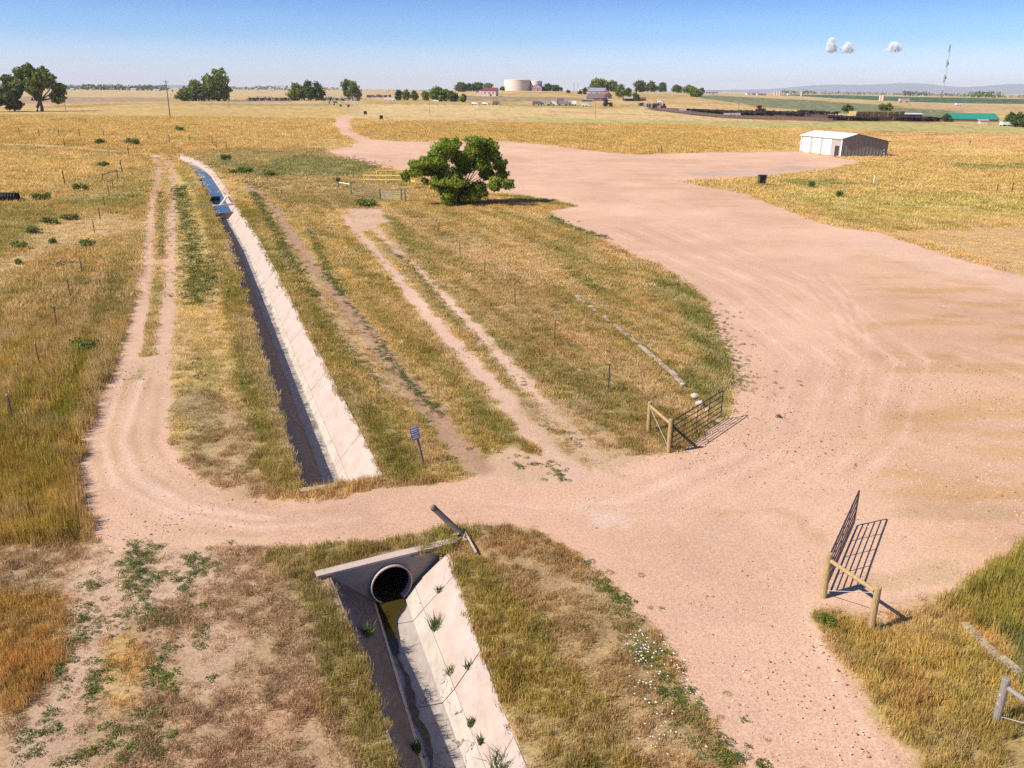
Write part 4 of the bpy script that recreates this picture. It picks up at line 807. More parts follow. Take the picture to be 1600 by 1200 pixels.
# ------------------------------------------------------------------ gates, braces, posts
def steel_gate(name, label, hinge, end, h=1.22, lift=.12):
    v = np.array(end) - np.array(hinge); L = float(np.hypot(*v)); rz = math.atan2(v[1], v[0])
    g = thing(name, label, 'gate', (hinge[0], hinge[1], lift), rz, 'steel entrance gates')
    fr = MB().tube([(.15, 0, 0), (.15, 0, h), ], .027, 8); fr.tube([(L, 0, .06), (L, 0, h - .04)], .027, 8); fr.tube([(.15, 0, h), (L - .05, 0, h), (L, 0, h - .06)], .027, 8); fr.tube([(.15, 0, 0), (L - .05, 0, 0), (L, 0, .06)], .027, 8)
    fr.build('frame', STEEL, g)
    for z in (.22, .45, .70, .96): MB().tube([(.15, 0, z), (L, 0, z)], .021, 6).build('rail', STEEL, g)
    for t in (.26, .5, .74): MB().box((L * t, .03, h / 2), (.035, .015, h)).build('upright', STEEL, g)
    for z in (.15, h - .12): MB().tube([(0, 0, z), (.16, 0, z)], .025, 6).build('hinge', GALV, g)
    MB().tube([(L, 0, h * .6), (L, .04, h * .2), (L, .02, .02)], .012, 5).build('chain', GALV, g)
    return g
steel_gate('steel_gate', 'dark steel gate standing open by the grass island, its shadow on gravel', (6.52, 31.45), (9.50, 35.20))
steel_gate('steel_gate', 'dark steel gate seen nearly edge-on at the right of the entrance', (9.27, 21.15), (11.77, 25.35))
def brace(label, p, q, hp=1.42, hq=1.35, m=None):
    m = m or FRESHWOOD; v = np.array(q) - np.array(p); L = float(np.hypot(*v)); rz = math.atan2(v[1], v[0]); r = thing('fence_brace', label, 'fence brace', (p[0], p[1], gz1(p)), rz)
    MB().tube([(0, 0, -.3), (0, 0, hp - .02), (0, 0, hp)], [.095, .09, .075], 12).build('post', m, r); MB().tube([(L, 0, -.3), (L + .02, 0, hq - .02), (L + .02, 0, hq)], [.095, .09, .075], 12).build('post', m, r)
    MB().tube([(.09, 0, hp - .22), (L - .08, 0, hq - .18)], .062, 10).build('rail', m, r)
    MB().tube([(.08, .02, .2), (L - .08, .02, hq - .25)], .012, 5).build('wire', GALV, r)
    for z in (.55, .8): MB().tube([(0, -.1, z), (0, .1, z)], .02, 5).build('insulator', mat('yellow_plastic', (.7, .5, .05), .5), r)
    return r
brace('honey coloured wooden post brace beside the open gate on the grass island', (6.49, 31.50), (5.98, 33.65))
brace('honey coloured wooden post brace beside the right entrance gate', (9.25, 21.12), (9.99, 19.52))
brace('grey wooden fence brace in the grass at the bottom right corner', (11.50, 15.92), (12.19, 14.32), 1.25, 1.2, mat('silver_wood', (.25, .21, .19), .9, .3, 6, .2, stretch=(8, 8, 1)))
brace('small dark wooden brace standing in the left pasture', (-60.72, 125.89), (-59.88, 128.86), 1.15, 1.45, GREYWOOD)
brace('small dark wooden brace at the fence beyond the ditch bend', (-65.93, 191.16), (-62.99, 189.08), 1.2, 1.5, GREYWOOD)
def leaning_post():
    b = (-1.58, 24.40); r = thing('leaning_post', 'thick grey wooden post leaning hard over the road edge above the culvert', 'post', on(b))
    MB().tube([(.14, .02, -.15), (0, 0, 0), (-.5, -.02, .57), (-1.0, -.08, 1.14), (-1.015, -.082, 1.155)], [.105, .105, .10, .10, .085], 12).build('shaft', GREYWOOD, r)
    MB().tube([(-.93, -.07, 1.06), (-.96, -.075, 1.095)], .112, 12).build('band', TPOST, r)
    p = (-1.52, 24.49); q = (-1.10, 23.20); k = MB(); v = np.array(q) - np.array(p)
    o = k.box((0, 0, .05), (math.hypot(*v), .055, .04), math.atan2(v[1], v[0])).build('white_stake', mat('bleached_wood', (.44, .36, .28), .9, .2, 6), None, ((p[0] + q[0]) / 2, (p[1] + q[1]) / 2, gz1(p) + .05))
    o.rotation_euler = (0, 0, 0); tag(o, 'pale bleached stake lying in the grass below the leaning post', 'stake')
leaning_post()
def sign():
    b = (-3.52, 30.16); r = thing('warning_sign', 'blue and white sign plate on a leaning dark post by the ditch end', 'sign', on(b))
    MB().tube([(.03, 0, -.2), (-.13, 0, .75), (-.30, 0, 1.52)], [.06, .055, .05], 10).build('post', GREYWOOD, r)
    M = Matrix.Rotation(R(-13), 3, 'Y') @ Matrix.Rotation(R(25), 3, 'Z')
    pl = MB(); c = Vector((-.265, -.07, 1.28)); pl.box(c, (.36, .02, .50), 0, M); plate_ = pl.build('plate', mat('sign_blue', (.20, .19, .48), .5, .12, 7), r)
    for i, (z, w) in enumerate(((.17, .28), (.09, .24), (.0, .30), (-.09, .22), (-.17, .26))):
        d = M @ Vector((0, -.016, z)); MB().box(c + d, (w, .008, .035), 0, M).build('text_line', WHITE, plate_)
sign()
def t_post(label, p, h=1.3, lean=(0, 0), rad=.028, group='steel posts of the pasture fence', yel=False):
    r = thing('fence_post', label, 'fence post', on(p), 0, group)
    k = MB(); k.box((0, 0, h / 2 - .1), (rad * 2, rad * .7, h + .2)); k.box((0, rad, h / 2 - .1), (rad * .7, rad * 2, h + .2)); s = k.build('shaft', TPOST, r)
    MB().box((0, rad * .5, h - .06), (rad * 2.3, rad * 2.6, .1)).build('top_cap', YELLOW if yel else GALV, r)
    r.rotation_euler = (lean[0], lean[1], random.uniform(-.4, .4)); return r
LP = [(-22.09, 34.13), (-25.11, 41.95), (-28.30, 49.88), (-31.26, 57.43), (-34.30, 65.39), (-42.53, 84.76), (-46.13, 93.57), (-49.36, 101.81), (-52.90, 110.78), (-55.70, 118.11)]
for i, p in enumerate(LP): t_post(f'thin steel post in the left pasture, {ORD[i]} counting away from the viewer', p, 1.35, (random.uniform(-.03, .03), random.uniform(-.05, .03)), .03 if i < 5 else .04)
for i, (p, h, nm) in enumerate((((-63.16, 119.70), 2.0, 'post left of the small brace in the left pasture'), ((-63.43, 138.44), 2.0, 'stout dark post just above the small brace in the left pasture'), ((-75.07, 167.79), 2.1, 'post where the farm road bends into the left pasture'), ((-92.69, 178.17), 2.0, 'post beside the pale track at the far left'))):
    t_post(nm, p, h, (0, -.04), .07, 'odd posts in the left pasture')
for i, p in enumerate(((-110.22, 193.16), (-105.98, 193.47), (-102.08, 194.47), (-98.37, 196.25), (-93.96, 198.55), (-85.09, 201.42), (-79.14, 198.67), (-75.17, 200.66), (-69.33, 198.74))):
    t_post(f'distant fence post on the golden slope, {ORD[i]} from the left edge', p, 1.9, (0, 0), .06, 'far fence posts on the golden slope')
for i, p in enumerate(((-7.57, 85.28), (-4.76, 74.51), (-2.27, 65.80), (0.18, 55.80), (2.49, 47.47), (4.79, 38.81))):
    t_post(f'thin steel post on the grass island, {ORD[i]} counting from the leafy tree', p, 1.4 if i < 5 else 1.5, (0, random.uniform(-.05, .05)), .03, 'fence posts across the grass island', i == 5)
for p, nm in (((69.92, 122.90), 'dark post standing in the weeds of the right pasture'), ((73.49, 125.30), 'slim post just right of the dark one in the right pasture'), ((120.67, 228.99), 'lone post in the dry field behind the garage'), ((-37.70, 130.50), 'pale stake beside the weedy track beyond the ditch')):
    t_post(nm, p, 1.5, (0, 0), .05, 'scattered posts')
# wire gate and yellow rails near the leafy tree
def yellow_rail(label, p, q, n, h=1.05):
    v = np.array(q) - np.array(p); L = float(np.hypot(*v)); r = thing('yellow_pipe_rail', label, 'pipe rail', on(p), math.atan2(v[1], v[0]), 'yellow pipe rails')
    for z in (.42, h): MB().tube([(0, 0, z), (L, 0, z)], .085, 8).build('rail', YELLOW, r)
    for i in range(n): MB().tube([(L * i / (n - 1), 0, -.2), (L * i / (n - 1), 0, h + .02)], .085, 8).build('post', YELLOW, r)
yellow_rail('long yellow pipe rail in front, left of the leafy tree', (-22.82, 130.36), (-16.01, 129.93), 3)
yellow_rail('shorter yellow pipe rail behind the long one', (-21.94, 137.01), (-17.29, 138.50), 3)
yellow_rail('stub of yellow pipe rail half hidden by the leafy tree', (-15.58, 130.02), (-14.83, 128.53), 2)
def wire_gate():
    a, b, c, d = (-22.06, 115.27), (-17.55, 111.35), (-14.73, 111.06), (-14.19, 110.81)
    r = thing('wire_gate', 'old wire and pole gate between grey posts near the leafy tree', 'gate', on(a))
    def loc(p, z): return (p[0] - a[0], p[1] - a[1], z + gz1(p) - gz1(a))
    for p, h in ((a, 1.9), (b, 1.45), (c, 1.6), (d, 1.7)): MB().tube([loc(p, -.2), loc(p, h)], [.1, .085], 8).build('post', GREYWOOD, r)
    for h0, h1 in ((1.45, 1.25), (1.15, 1.0), (.85, .75), (.5, .45), (.25, .25)): MB().tube([loc(a, h0), loc(b, h1)], .035, 6).build('pole', GREYWOOD, r)
    for h in (1.2, .95, .7, .45, .2): MB().tube([loc(b, h), loc(c, h)], .025, 6).build('wire_rail', GALV, r)
    for t in np.linspace(.12, .9, 7):
        p = (b[0] + (c[0] - b[0]) * t, b[1] + (c[1] - b[1]) * t); MB().tube([loc(p, .1), loc(p, 1.22)], .018, 5).build('stay', GALV, r)
    e = (-25.50, 123.87); r = thing('meter_post', 'dark meter box on a post with a white arm, left of the wire gate', 'meter', on(e))
    f = (-23.46, 121.89); MB().tube([(0, 0, -.2), (0, 0, 1.0)], .09, 8).build('post', GREYWOOD, r); MB().box((0, 0, 1.1), (.55, .4, .5)).build('box', DARK, r)
    MB().tube([(0, 0, .75), (f[0] - e[0], f[1] - e[1], .7)], .07, 8).build('arm', WHITE, r)
wire_gate()
def cabinet(label, p, w, h, body=.55):
    r = thing('control_cabinet', label, 'cabinet', on(p), R(8))
    for sx in (-1, 1):
        for sy in (-.3, .3): MB().box((sx * w * .46, sy, h / 2), (.09, .09, h)).build('leg', GREYWOOD, r)
    MB().box((0, 0, h - .06 - h * body / 2), (w * .82, .5, h * body)).build('box', mat('dark_panel', (.045, .035, .04), .6, .3, 4), r)
    MB().box((0, 0, h), (w * 1.15, .85, .08)).build('canopy', DARK, r)
cabinet('dark control cabinet under a small canopy in the grass spit right of the yard', (38.76, 133.01), 1.2, 1.5, .78)
cabinet('dark box on legs where the far track meets the skyline field', (-59.44, 349.43), 1.25, 1.9, .6)
cabinet('dark box on legs right of the far track bend', (-46.79, 307.69), 1.2, 2.2, .5)
r = thing('post_pair', 'two short brown posts leaning together at the far edge of the yard', 'posts', on((33.71, 198.93)))
for x, h, t in ((-.35, 1.1, .06), (.35, 1.6, -.05)): MB().tube([(x, 0, -.1), (x + t, 0, h)], [.17, .13], 8).build('post', GREYWOOD, r)
r = thing('white_marker', 'slim white marker post in the weeds right of the yard', 'marker', on((57.31, 135.61))); MB().tube([(0, 0, -.1), (0, 0, 1.15)], .09, 8).build('shaft', WHITE, r); MB().tube([(0, 0, 1.15), (0, 0, 1.25)], [.1, .04], 8).build('cap', WHITE, r)
def black_culvert():
    p = (-63.66, 104.94); r = thing('black_pipe', 'black plastic pipe lying in the grass at the left edge', 'pipe', on(p, .45), R(4))
    k = MB(); n = 20
    for x, q in ((-2.2, .55), (2.1, .55), (2.1, .48), (-2.2, .48)):
        for i in range(n): w = 2 * math.pi * i / n; k.v.append((x, q * math.cos(w), q * math.sin(w)))
    for a_ in range(4):
        for i in range(n): j = (i + 1) % n; k.f.append((a_ * n + i, a_ * n + j, ((a_ + 1) % 4) * n + j, ((a_ + 1) % 4) * n + i))
    BL = mat('black_plastic', (.012, .01, .014), .5, .2, 3); k.build('shell', BL, r, None, True)
    for x in np.arange(-2, 2.1, .35): MB().tube([(x - .06, 0, 0), (x + .06, 0, 0)], .575, 20).build('rib', BL, r)
black_culvert()
STONE = mat('rubble_stone', (.52, .44, .38), .9, .25, 5, .2)
def rock(name, label, p, s, seed, m=STONE, group=None, dz=0):
    bm = bmesh.new(); bmesh.ops.create_icosphere(bm, subdivisions=2, radius=1); rr = random.Random(seed); ph = [rr.uniform(0, 6) for _ in range(6)]
    for v in bm.verts:
        c = v.co; k_ = 1 + .22 * math.sin(c.x * 2.3 + ph[0]) + .18 * math.sin(c.y * 3.1 + ph[1]) + .15 * math.sin(c.z * 3.7 + ph[2]); c *= k_; c.x *= s[0]; c.y *= s[1]; c.z *= s[2]
    me = bpy.data.meshes.new(name); bm.to_mesh(me); bm.free(); me.materials.append(m); o = bpy.data.objects.new(name, me); COL.objects.link(o); o.location = on(p, s[2] * .3 + dz); o.rotation_euler = (0, 0, rr.uniform(0, 3)); return tag(o, label, 'rock', group)
for i, (p, w) in enumerate((((-62.44, 106.76), .35), ((-61.50, 105.79), .45), ((-61.68, 107.42), .4), ((-60.66, 106.45), .3))): rock('rubble_stone', f'pale rubble stone right of the black pipe, {ORD[i]} from the pipe', p, (w, w * .8, w * .5), 40 + i, STONE, 'rubble beside the black pipe')
# broken lateral ditch: loose concrete pieces along a line
def lateral(name, label, pts, w, gaps, seed):
    rr = random.Random(seed); a0 = pts[0]; r = thing(name, label, 'concrete strip', on(a0)); acc = 0
    for i in range(len(pts) - 1):
        a = np.array(pts[i]); b = np.array(pts[i + 1]); L = math.dist(a, b); v = (b - a) / L; s = 0.0
        while s < L - .2:
            l = rr.uniform(.35, 1.0); l = min(l, L - s)
            if rr.random() > gaps[i]:
                c = a + v * (s + l / 2) + np.array([rr.uniform(-.05, .05), rr.uniform(-.05, .05)])
                M = Euler((rr.uniform(-.12, .12), rr.uniform(-.06, .06), math.atan2(v[1], v[0]) + rr.uniform(-.06, .06))).to_matrix()
                MB().box((c[0] - a0[0], c[1] - a0[1], gz1(c) - gz1(a0) + .01 + rr.uniform(-.03, .03)), (l - .04, w * rr.uniform(.75, 1.1), .14), 0, M).build('concrete_piece', C_OLD, r)
            s += l
lateral('lateral_ditch', 'broken line of pale concrete pieces crossing the grass island', [(4.57, 58.77), (5.42, 55.25), (6.47, 51.01), (7.45, 46.55), (8.53, 40.64), (8.94, 37.54)], .26, (.3, .75, .05, .0, .65), 5)
lateral('lateral_ditch', 'pale concrete strip in the tall grass at the lower right', [(12.68, 19.76), (12.75, 19.04), (12.83, 18.23), (13.04, 17.43), (13.22, 16.66)], .24, (.1, .05, .2, .3), 6)
for i, (p, w) in enumerate((((8.88, 37.98), .22), ((8.88, 36.93), .25), ((9.09, 36.10), .16), ((8.67, 39.65), .16))): rock('concrete_lump', f'pale concrete lump in the weeds behind the left gate, {ORD[i]} of four', p, (w, w * .8, w * .6), 60 + i, C_CAP, 'lumps behind the left gate')
def twig_pile(name, label, p, w, h, n, m, seed, cat='brush pile'):
    rr = random.Random(seed); r = thing(name, label, cat, on(p)); v = []
    for i in range(n):
        x, y = rr.gauss(0, w * .28), rr.gauss(0, w * .15); a = rr.uniform(0, 3.14); l = rr.uniform(.3, .8) * w * .4; z = rr.uniform(.03, h) * max(.15, 1 - abs(x) / w * 1.6)
        MB().tube([(x - math.cos(a) * l / 2, y - math.sin(a) * l / 2, max(.02, z - rr.uniform(-.1, .1))), (x + math.cos(a) * l / 2, y + math.sin(a) * l / 2, z + rr.uniform(-.1, .15))], [.04, .02], 5).build('branch', m, r)
twig_pile('brush_pile', 'grey heap of dead branches in the left pasture', (-37.27, 68.62), 2.6, .5, 40, mat('dead_wood', (.33, .26, .22), .9, .3, 5), 1)
twig_pile('brush_pile', 'loose dark timber heap in the dry grass right of the garage', (81.47, 179.88), 4.0, .7, 26, GREYWOOD, 2)
twig_pile('brush_pile', 'small tangle of roots at the foot of the leaning post', (-1.74, 24.19), .5, .16, 12, mat('root_wood', (.36, .28, .20), .9, .3, 5), 3)

# ------------------------------------------------------------------ trees and shrubs
BARK = mat('bark', (.13, .09, .06), .95, .35, 3, .3, stretch=(3, 3, .6))
LEAF = leaf_material('green_leaves', (.10, .14, .02), (.26, .30, .05), .55)
LEAF_D = leaf_material('dark_leaves', (.055, .088, .02), (.15, .185, .04), .22)
LEAF_H = leaf_material('tree_leaves', (.165, .23, .025), (.38, .44, .06), .5, .45)
LEAF_S = leaf_material('shrub_leaves', (.13, .17, .04), (.28, .29, .08), 2.0)
def crown_mesh(name, lobes, nleaf, size, seed, m, gap=.46):
    g = np.random.default_rng(seed); L = np.array([l[:3] for l in lobes]); Rr = np.array([l[3] if np.ndim(l[3]) else (l[3],) * 3 for l in lobes], float)
    wgt = (Rr.prod(1)) ** (2 / 3); idx = g.choice(len(lobes), nleaf, p=wgt / wgt.sum())
    d = g.normal(size=(nleaf, 3)); d /= np.linalg.norm(d, axis=1)[:, None]
    bump = 1 + .22 * np.sin(d[:, 0] * 5 + idx * 1.7) * np.sin(d[:, 1] * 4.3 + idx) + .18 * np.sin(d[:, 2] * 6.1 + idx * 2.3)
    rad = (g.random(nleaf) ** .45) * bump
    p = L[idx] + d * Rr[idx] * rad[:, None]
    s = float(np.median(Rr)); keep = fbm(p[:, 0] + p[:, 2] * .7, p[:, 1] - p[:, 2] * .6, s * .55, seed % 97) > gap - .14 * (rad < .5)
    p, d = p[keep], d[keep]; n = len(p)
    nr = d * .8 + g.normal(size=(n, 3)) * .6; nr /= np.linalg.norm(nr, axis=1)[:, None]
    t = np.cross(nr, g.normal(size=(n, 3))); t /= np.linalg.norm(t, axis=1)[:, None]; b = np.cross(nr, t)
    q = (size * g.uniform(.55, 1.35, n))[:, None]
    v = np.stack([p - t * q, p + b * q * .6, p + t * q, p - b * q * .6], 1).reshape(-1, 3)
    return arr_mesh(name, v, np.arange(4 * n).reshape(-1, 4), m)
def make_tree(name, label, p, lobes, nleaf, size, seed, m=LEAF, trunk=.3, stems=1, group=None, cat='tree', gap=.46, base_spread=0.0):
    r = thing(name, label, cat, on(p), 0, group); rr = random.Random(seed)
    o = bpy.data.objects.new('crown', crown_mesh('crown', lobes, nleaf, size, seed, m, gap)); COL.objects.link(o); o.parent = r
    k = MB(); cz = sum(l[2] for l in lobes) / len(lobes)
    for st in range(stems):
        a = 2 * math.pi * st / max(1, stems) + .4; bx, by = base_spread * math.cos(a), base_spread * math.sin(a) * .5
        mine = [l for i, l in enumerate(lobes) if i % stems == st] or lobes
        fx = sum(l[0] for l in mine) / len(mine) * .45; fy = sum(l[1] for l in mine) / len(mine) * .45; fz = min(cz * .5, max(.3, min(l[2] for l in mine) * .8))
        k.tube([(bx, by, -.3), (bx * .9 + fx * .3, by + fy * .3, fz * .4), (fx, fy, fz)], [trunk, trunk * .8, trunk * .65], 8)
        for l in mine:
            e = (l[0], l[1], l[2]); mid = (fx + (e[0] - fx) * .5 + rr.uniform(-.1, .1) * cz, fy + (e[1] - fy) * .5, fz + (e[2] - fz) * .45)
            k.tube([(fx, fy, fz * .95), mid, e], [trunk * .5, trunk * .3, trunk * .1], 6)
    k.build('trunk', BARK, r); return r
def auto_lobes(w, h, seed, n=9, low=.3, tall=False):
    g = random.Random(seed); out = []
    for i in range(n):
        u = (i + .5) / n; z = h * (low + (1 - low) * u * .86); prof = math.sin(math.pi * min(1, .18 + u * .80)) ** .7
        if tall: prof = (1 - u) ** .7 + .12
        a = i * 2.4 + g.uniform(-.5, .5); d = w * .38 * prof * g.uniform(.3, 1.15); rad = w * g.uniform(.15, .30) * (.75 + .4 * prof); z *= g.uniform(.85, 1.08)
        if z + rad > h: z = h - rad * .9
        z = max(z, rad * .9)
        out.append((d * math.cos(a), d * math.sin(a), z, (rad, rad, rad * g.uniform(.75, 1.0))))
    return out
def px_lobes(base, mpp, items, seed, deep=2.5):
    g = random.Random(seed); return [((x - base[0]) * mpp, g.uniform(-deep, deep), (base[1] - y) * mpp * 1.03, (q * mpp * 1.02, q * mpp * 1.15, q * mpp * .95)) for x, y, q in items]
make_tree('leafy_tree', 'broad leafy green tree with many stems standing beside the gravel yard', (-6.84, 108.57), px_lobes((718, 318), .0865, [(697, 240, 17), (684, 254, 15), (657, 267, 15), (641, 276, 8), (668, 258, 9), (742, 234, 15), (734, 254, 17), (762, 246, 16), (777, 262, 11), (708, 284, 20), (745, 298, 15), (698, 299, 12), (770, 288, 11), (789, 287, 9), (669, 284, 6), (722, 268, 14), (756, 236, 12), (712, 234, 9), (690, 272, 13), (702, 306, 13), (733, 306, 12), (672, 270, 12), (780, 277, 10), (757, 275, 12), (725, 300, 12), (684, 286, 10), (752, 262, 13), (715, 252, 12)], 4, 1.9), 60000, .14, 21, LEAF_H, .17, 5, None, 'tree', .28, .9)
make_tree('cottonwood_tree', 'big spreading cottonwood with an arching trunk at the far left', (-244.1, 449.9), px_lobes((62, 175), 0.329, [(40, 120, 10), (52, 116, 9), (48, 128, 12), (71, 118, 8), (77, 131, 12), (92, 143, 11), (97, 127, 4.5), (60, 140, 13), (86, 155, 9), (97, 155, 7), (56, 155, 7), (38, 138, 10), (70, 128, 10)], 5, 4), 20000, .55, 22, LEAF, .9, 2, None, 'tree', .33, 1.2)
make_tree('cottonwood_tree', 'lower dense cottonwood at the extreme left edge', (-254.6, 446.2), px_lobes((24, 174), 0.327, [(17, 130, 10), (26, 138, 10), (10, 148, 11), (24, 154, 12), (4, 160, 10), (18, 164, 9), (30, 164, 7), (-6, 150, 10), (34, 146, 7)], 6, 4), 15000, .55, 23, LEAF_D, .5, 2, None, 'tree', .30)
def far_tree(label, px, w, h, seed, m=LEAF_D, tall=False, group=None, nl=1500, low=.22):
    p, mp = px; w *= mp * 1.12; h *= mp * 1.05
    make_tree('far_tree', label, p, auto_lobes(w, h, seed, 13, low, tall), nl, max(.35, w * .055), seed, m, max(.15, w * .03), 1, group, 'tree', .18)
CL = 'tree clumps along the skyline'
for i, (px, w, h, m, nm) in enumerate((
    (((-261.2, 692.6), 0.505), 18, 18, LEAF, 'low round bush at the left end of the clump by the power pole'), (((-252.3, 695.8), 0.507), 30, 31, LEAF, 'rounded tree second from the left in the clump by the power pole'), (((-242.6, 697.2), 0.508), 26, 34, LEAF_D, 'dark tree third from the left in the clump by the power pole'), (((-233.9, 697.2), 0.508), 32, 46, LEAF, 'tallest tree at the right of the clump by the power pole'),
    (((-176.4, 715.8), 0.522), 26, 27, LEAF, 'left tree of the dark trio behind the scrap yard'), (((-167.5, 715.6), 0.521), 22, 29, LEAF_D, 'middle tree of the dark trio behind the scrap yard'), (((-159.9, 716.3), 0.522), 22, 27, LEAF_D, 'right tree of the dark trio behind the scrap yard'),
    (((-149.5, 788.8), 0.574), 16, 35, LEAF_D, 'tall narrow tree rising above its rounder neighbour, left of the centre'), (((-142.9, 786.9), 0.573), 22, 26, LEAF, 'round tree right of the tall narrow one, left of the centre'),
    (((-88.1, 670.9), 0.489), 12, 17, LEAF_D, 'first tree of the low windbreak row, at its left end'), (((-81.1, 661.6), 0.482), 12, 17, LEAF, 'second tree of the low windbreak row'), (((-73.8, 652.8), 0.475), 12, 15, LEAF_D, 'third tree of the low windbreak row'), (((-64.8, 642.9), 0.468), 13, 14, LEAF, 'fourth tree of the low windbreak row'), (((-52.5, 620.1), 0.452), 26, 20, LEAF, 'widest tree of the low windbreak row'), (((-42.7, 608.6), 0.443), 18, 15, LEAF_D, 'dark tree just right of the widest one in the windbreak row'), (((-34.4, 595.2), 0.434), 9, 13, LEAF, 'small lone tree at the right end of the windbreak row'),
    (((-59.7, 987.0), 0.715), 18, 14, LEAF_D, 'leftmost tree of the hilltop row left of the water tanks'), (((-50.5, 988.0), 0.716), 9, 12, LEAF_D, 'narrow tree in the hilltop row left of the water tanks'), (((-41.9, 988.1), 0.716), 17, 13, LEAF_D, 'wide tree in the hilltop row left of the water tanks'), (((-29.0, 989.2), 0.717), 13, 11, LEAF, 'rightmost tree of the hilltop row left of the water tanks'),
    (((-12.6, 994.1), 0.721), 9, 6, LEAF_D, 'low bush between red-roofed house and big water tank'), (((-1.8, 995.1), 0.722), 6, 9, LEAF_D, 'slim tree in front of the big water tank'), (((15.6, 996.1), 0.722), 6, 11, LEAF, 'slim tree between the two water tanks'), (((19.9, 996.1), 0.722), 5, 9, LEAF_D, 'slim dark tree left of the purple-roofed house'), (((38.5, 992.1), 0.719), 12, 11, LEAF_D, 'dark tree right of the purple-roofed house'), (((46.7, 984.2), 0.713), 16, 8, LEAF_D, 'low spreading tree right of the water tanks'), (((52.3, 981.2), 0.711), 5, 6, LEAF_D, 'tiny tree at the right end of the tank hill'),
    (((93.7, 983.0), 0.712), 28, 18, LEAF, 'broad hilltop tree behind the white barn'), (((108.4, 980.9), 0.711), 18, 16, LEAF_D, 'greyish hilltop tree right of the broad one'), (((66.3, 825.7), 0.6), 7, 11, LEAF_D, 'small tree at the left gable of the white barn'), (((89.8, 745.9), 0.542), 15, 20, LEAF, 'pointed tree in the middle of the farmstead'), (((99.4, 769.6), 0.559), 12, 13, LEAF_D, 'round tree right of the pointed one in the farmstead'), (((87.0, 626.7), 0.456), 11, 12, LEAF_D, 'dark tree right of the dark shed'), (((53.8, 876.1), 0.636), 5, 4, LEAF_D, 'tiny bush on the slope left of the farmstead'), (((62.2, 834.3), 0.606), 7, 5, LEAF_D, 'low dark bush left of the barn tree'),
    (((138.3, 974.6), 0.707), 19, 17, LEAF_D, 'leftmost dense tree of the hill grove right of the farmstead'), (((163.5, 1055.0), 0.766), 17, 16, LEAF_D, 'middle tree of the hill grove right of the farmstead'), (((209.9, 1254.9), 0.911), 15, 14, LEAF_D, 'rightmost tree of the hill grove right of the farmstead'), (((200.7, 1082.0), 0.785), 16, 11, LEAF_D, 'left tree of the second hill grove'), (((202.8, 1021.5), 0.741), 18, 12, LEAF, 'middle tree of the second hill grove'), (((169.2, 818.0), 0.594), 18, 10, LEAF, 'low olive tree at the foot of the second hill grove'), (((195.3, 919.0), 0.667), 7, 11, LEAF_D, 'slim tree at the right of the second hill grove'),
    (((199.0, 522.9), 0.382), 15, 10, LEAF_D, 'round tree behind the white tarp left of the hay stack'), (((234.9, 559.8), 0.409), 11, 10, LEAF, 'left of two round trees behind the hay stack'), (((241.0, 563.5), 0.411), 11, 11, LEAF, 'right of two round trees behind the hay stack'), (((198.46, 401.09), 0.294), 10, 11, LEAF_D, 'small dark tree left of the green-roofed barn'), (((206.35, 363.21), 0.267), 17, 20, LEAF_D, 'tree beside the right end of the green-roofed barn'), (((203.05, 351.34), 0.258), 22, 20, LEAF_D, 'dark tree at the right edge behind the white van'), (((204.00, 345.85), 0.254), 18, 22, LEAF_D, 'tree cut off by the right edge of the view'))):
    far_tree(nm, px, w * random.uniform(.95, 1.15), h, 300 + i, m, False, CL, 2600, .10)
# treelines on the horizon: read as one mass
def treeline(name, label, spans, seed):
    g = random.Random(seed); V = []; F = 0; meshes = []
    for a, b, n, h0, h1 in spans:
        for i in range(n):
            t = (i + g.random()) / n; x, y = a[0] + (b[0] - a[0]) * t, a[1] + (b[1] - a[1]) * t; h = g.uniform(h0, h1); w = h * g.uniform(.9, 1.9); z = gz1((x, y))
            for _ in range(22):
                px, py, pz = g.gauss(0, w * .3), g.gauss(0, w * .3), h * g.uniform(.1, .95); s = h * g.uniform(.10, .2); n_ = Vector((g.gauss(0, 1), g.gauss(0, 1), g.gauss(0, 1))).normalized(); u = n_.orthogonal().normalized() * s; v = n_.cross(u)
                c = Vector((x + px, y + py, z + pz)); V += [tuple(c - u), tuple(c + v), tuple(c + u), tuple(c - v)]
    V = np.array(V); o = bpy.data.objects.new(name, arr_mesh(name, V, np.arange(len(V)).reshape(-1, 4), LEAF_D)); COL.objects.link(o); tag(o, label, 'trees', kind='stuff')
treeline('horizon_treeline', 'dark band of far trees on the left horizon', [((-1238.5, 1975.2), (-1120.4, 2291.4), 60, 6, 13), ((-1043.3, 2133.5), (-798.9, 2031.7), 60, 7, 14), ((-825.7, 2508.8), (-536.4, 2091.2), 34, 6, 11), ((-459.1, 2120.0), (-425.7, 2145.3), 8, 5, 9), ((-262.2, 1775.3), (-187.0, 3088.9), 22, 2.0, 4)], 1)
treeline('horizon_treeline', 'broken band of far trees on the right horizon', [((740.9, 2438.8), (809.3, 2364.3), 22, 5, 10), ((778.8, 2260.7), (1072.1, 2434.7), 40, 4, 8), ((986.6, 2240.2), (1056.4, 2250.1), 20, 6, 12), ((1056.4, 2250.1), (1047.7, 2013.1), 30, 4, 8), ((985.7, 1907.0), (935.3, 1701.4), 20, 6, 13), ((978.6, 1780.4), (1033.0, 1699.5), 16, 4, 7)], 2)
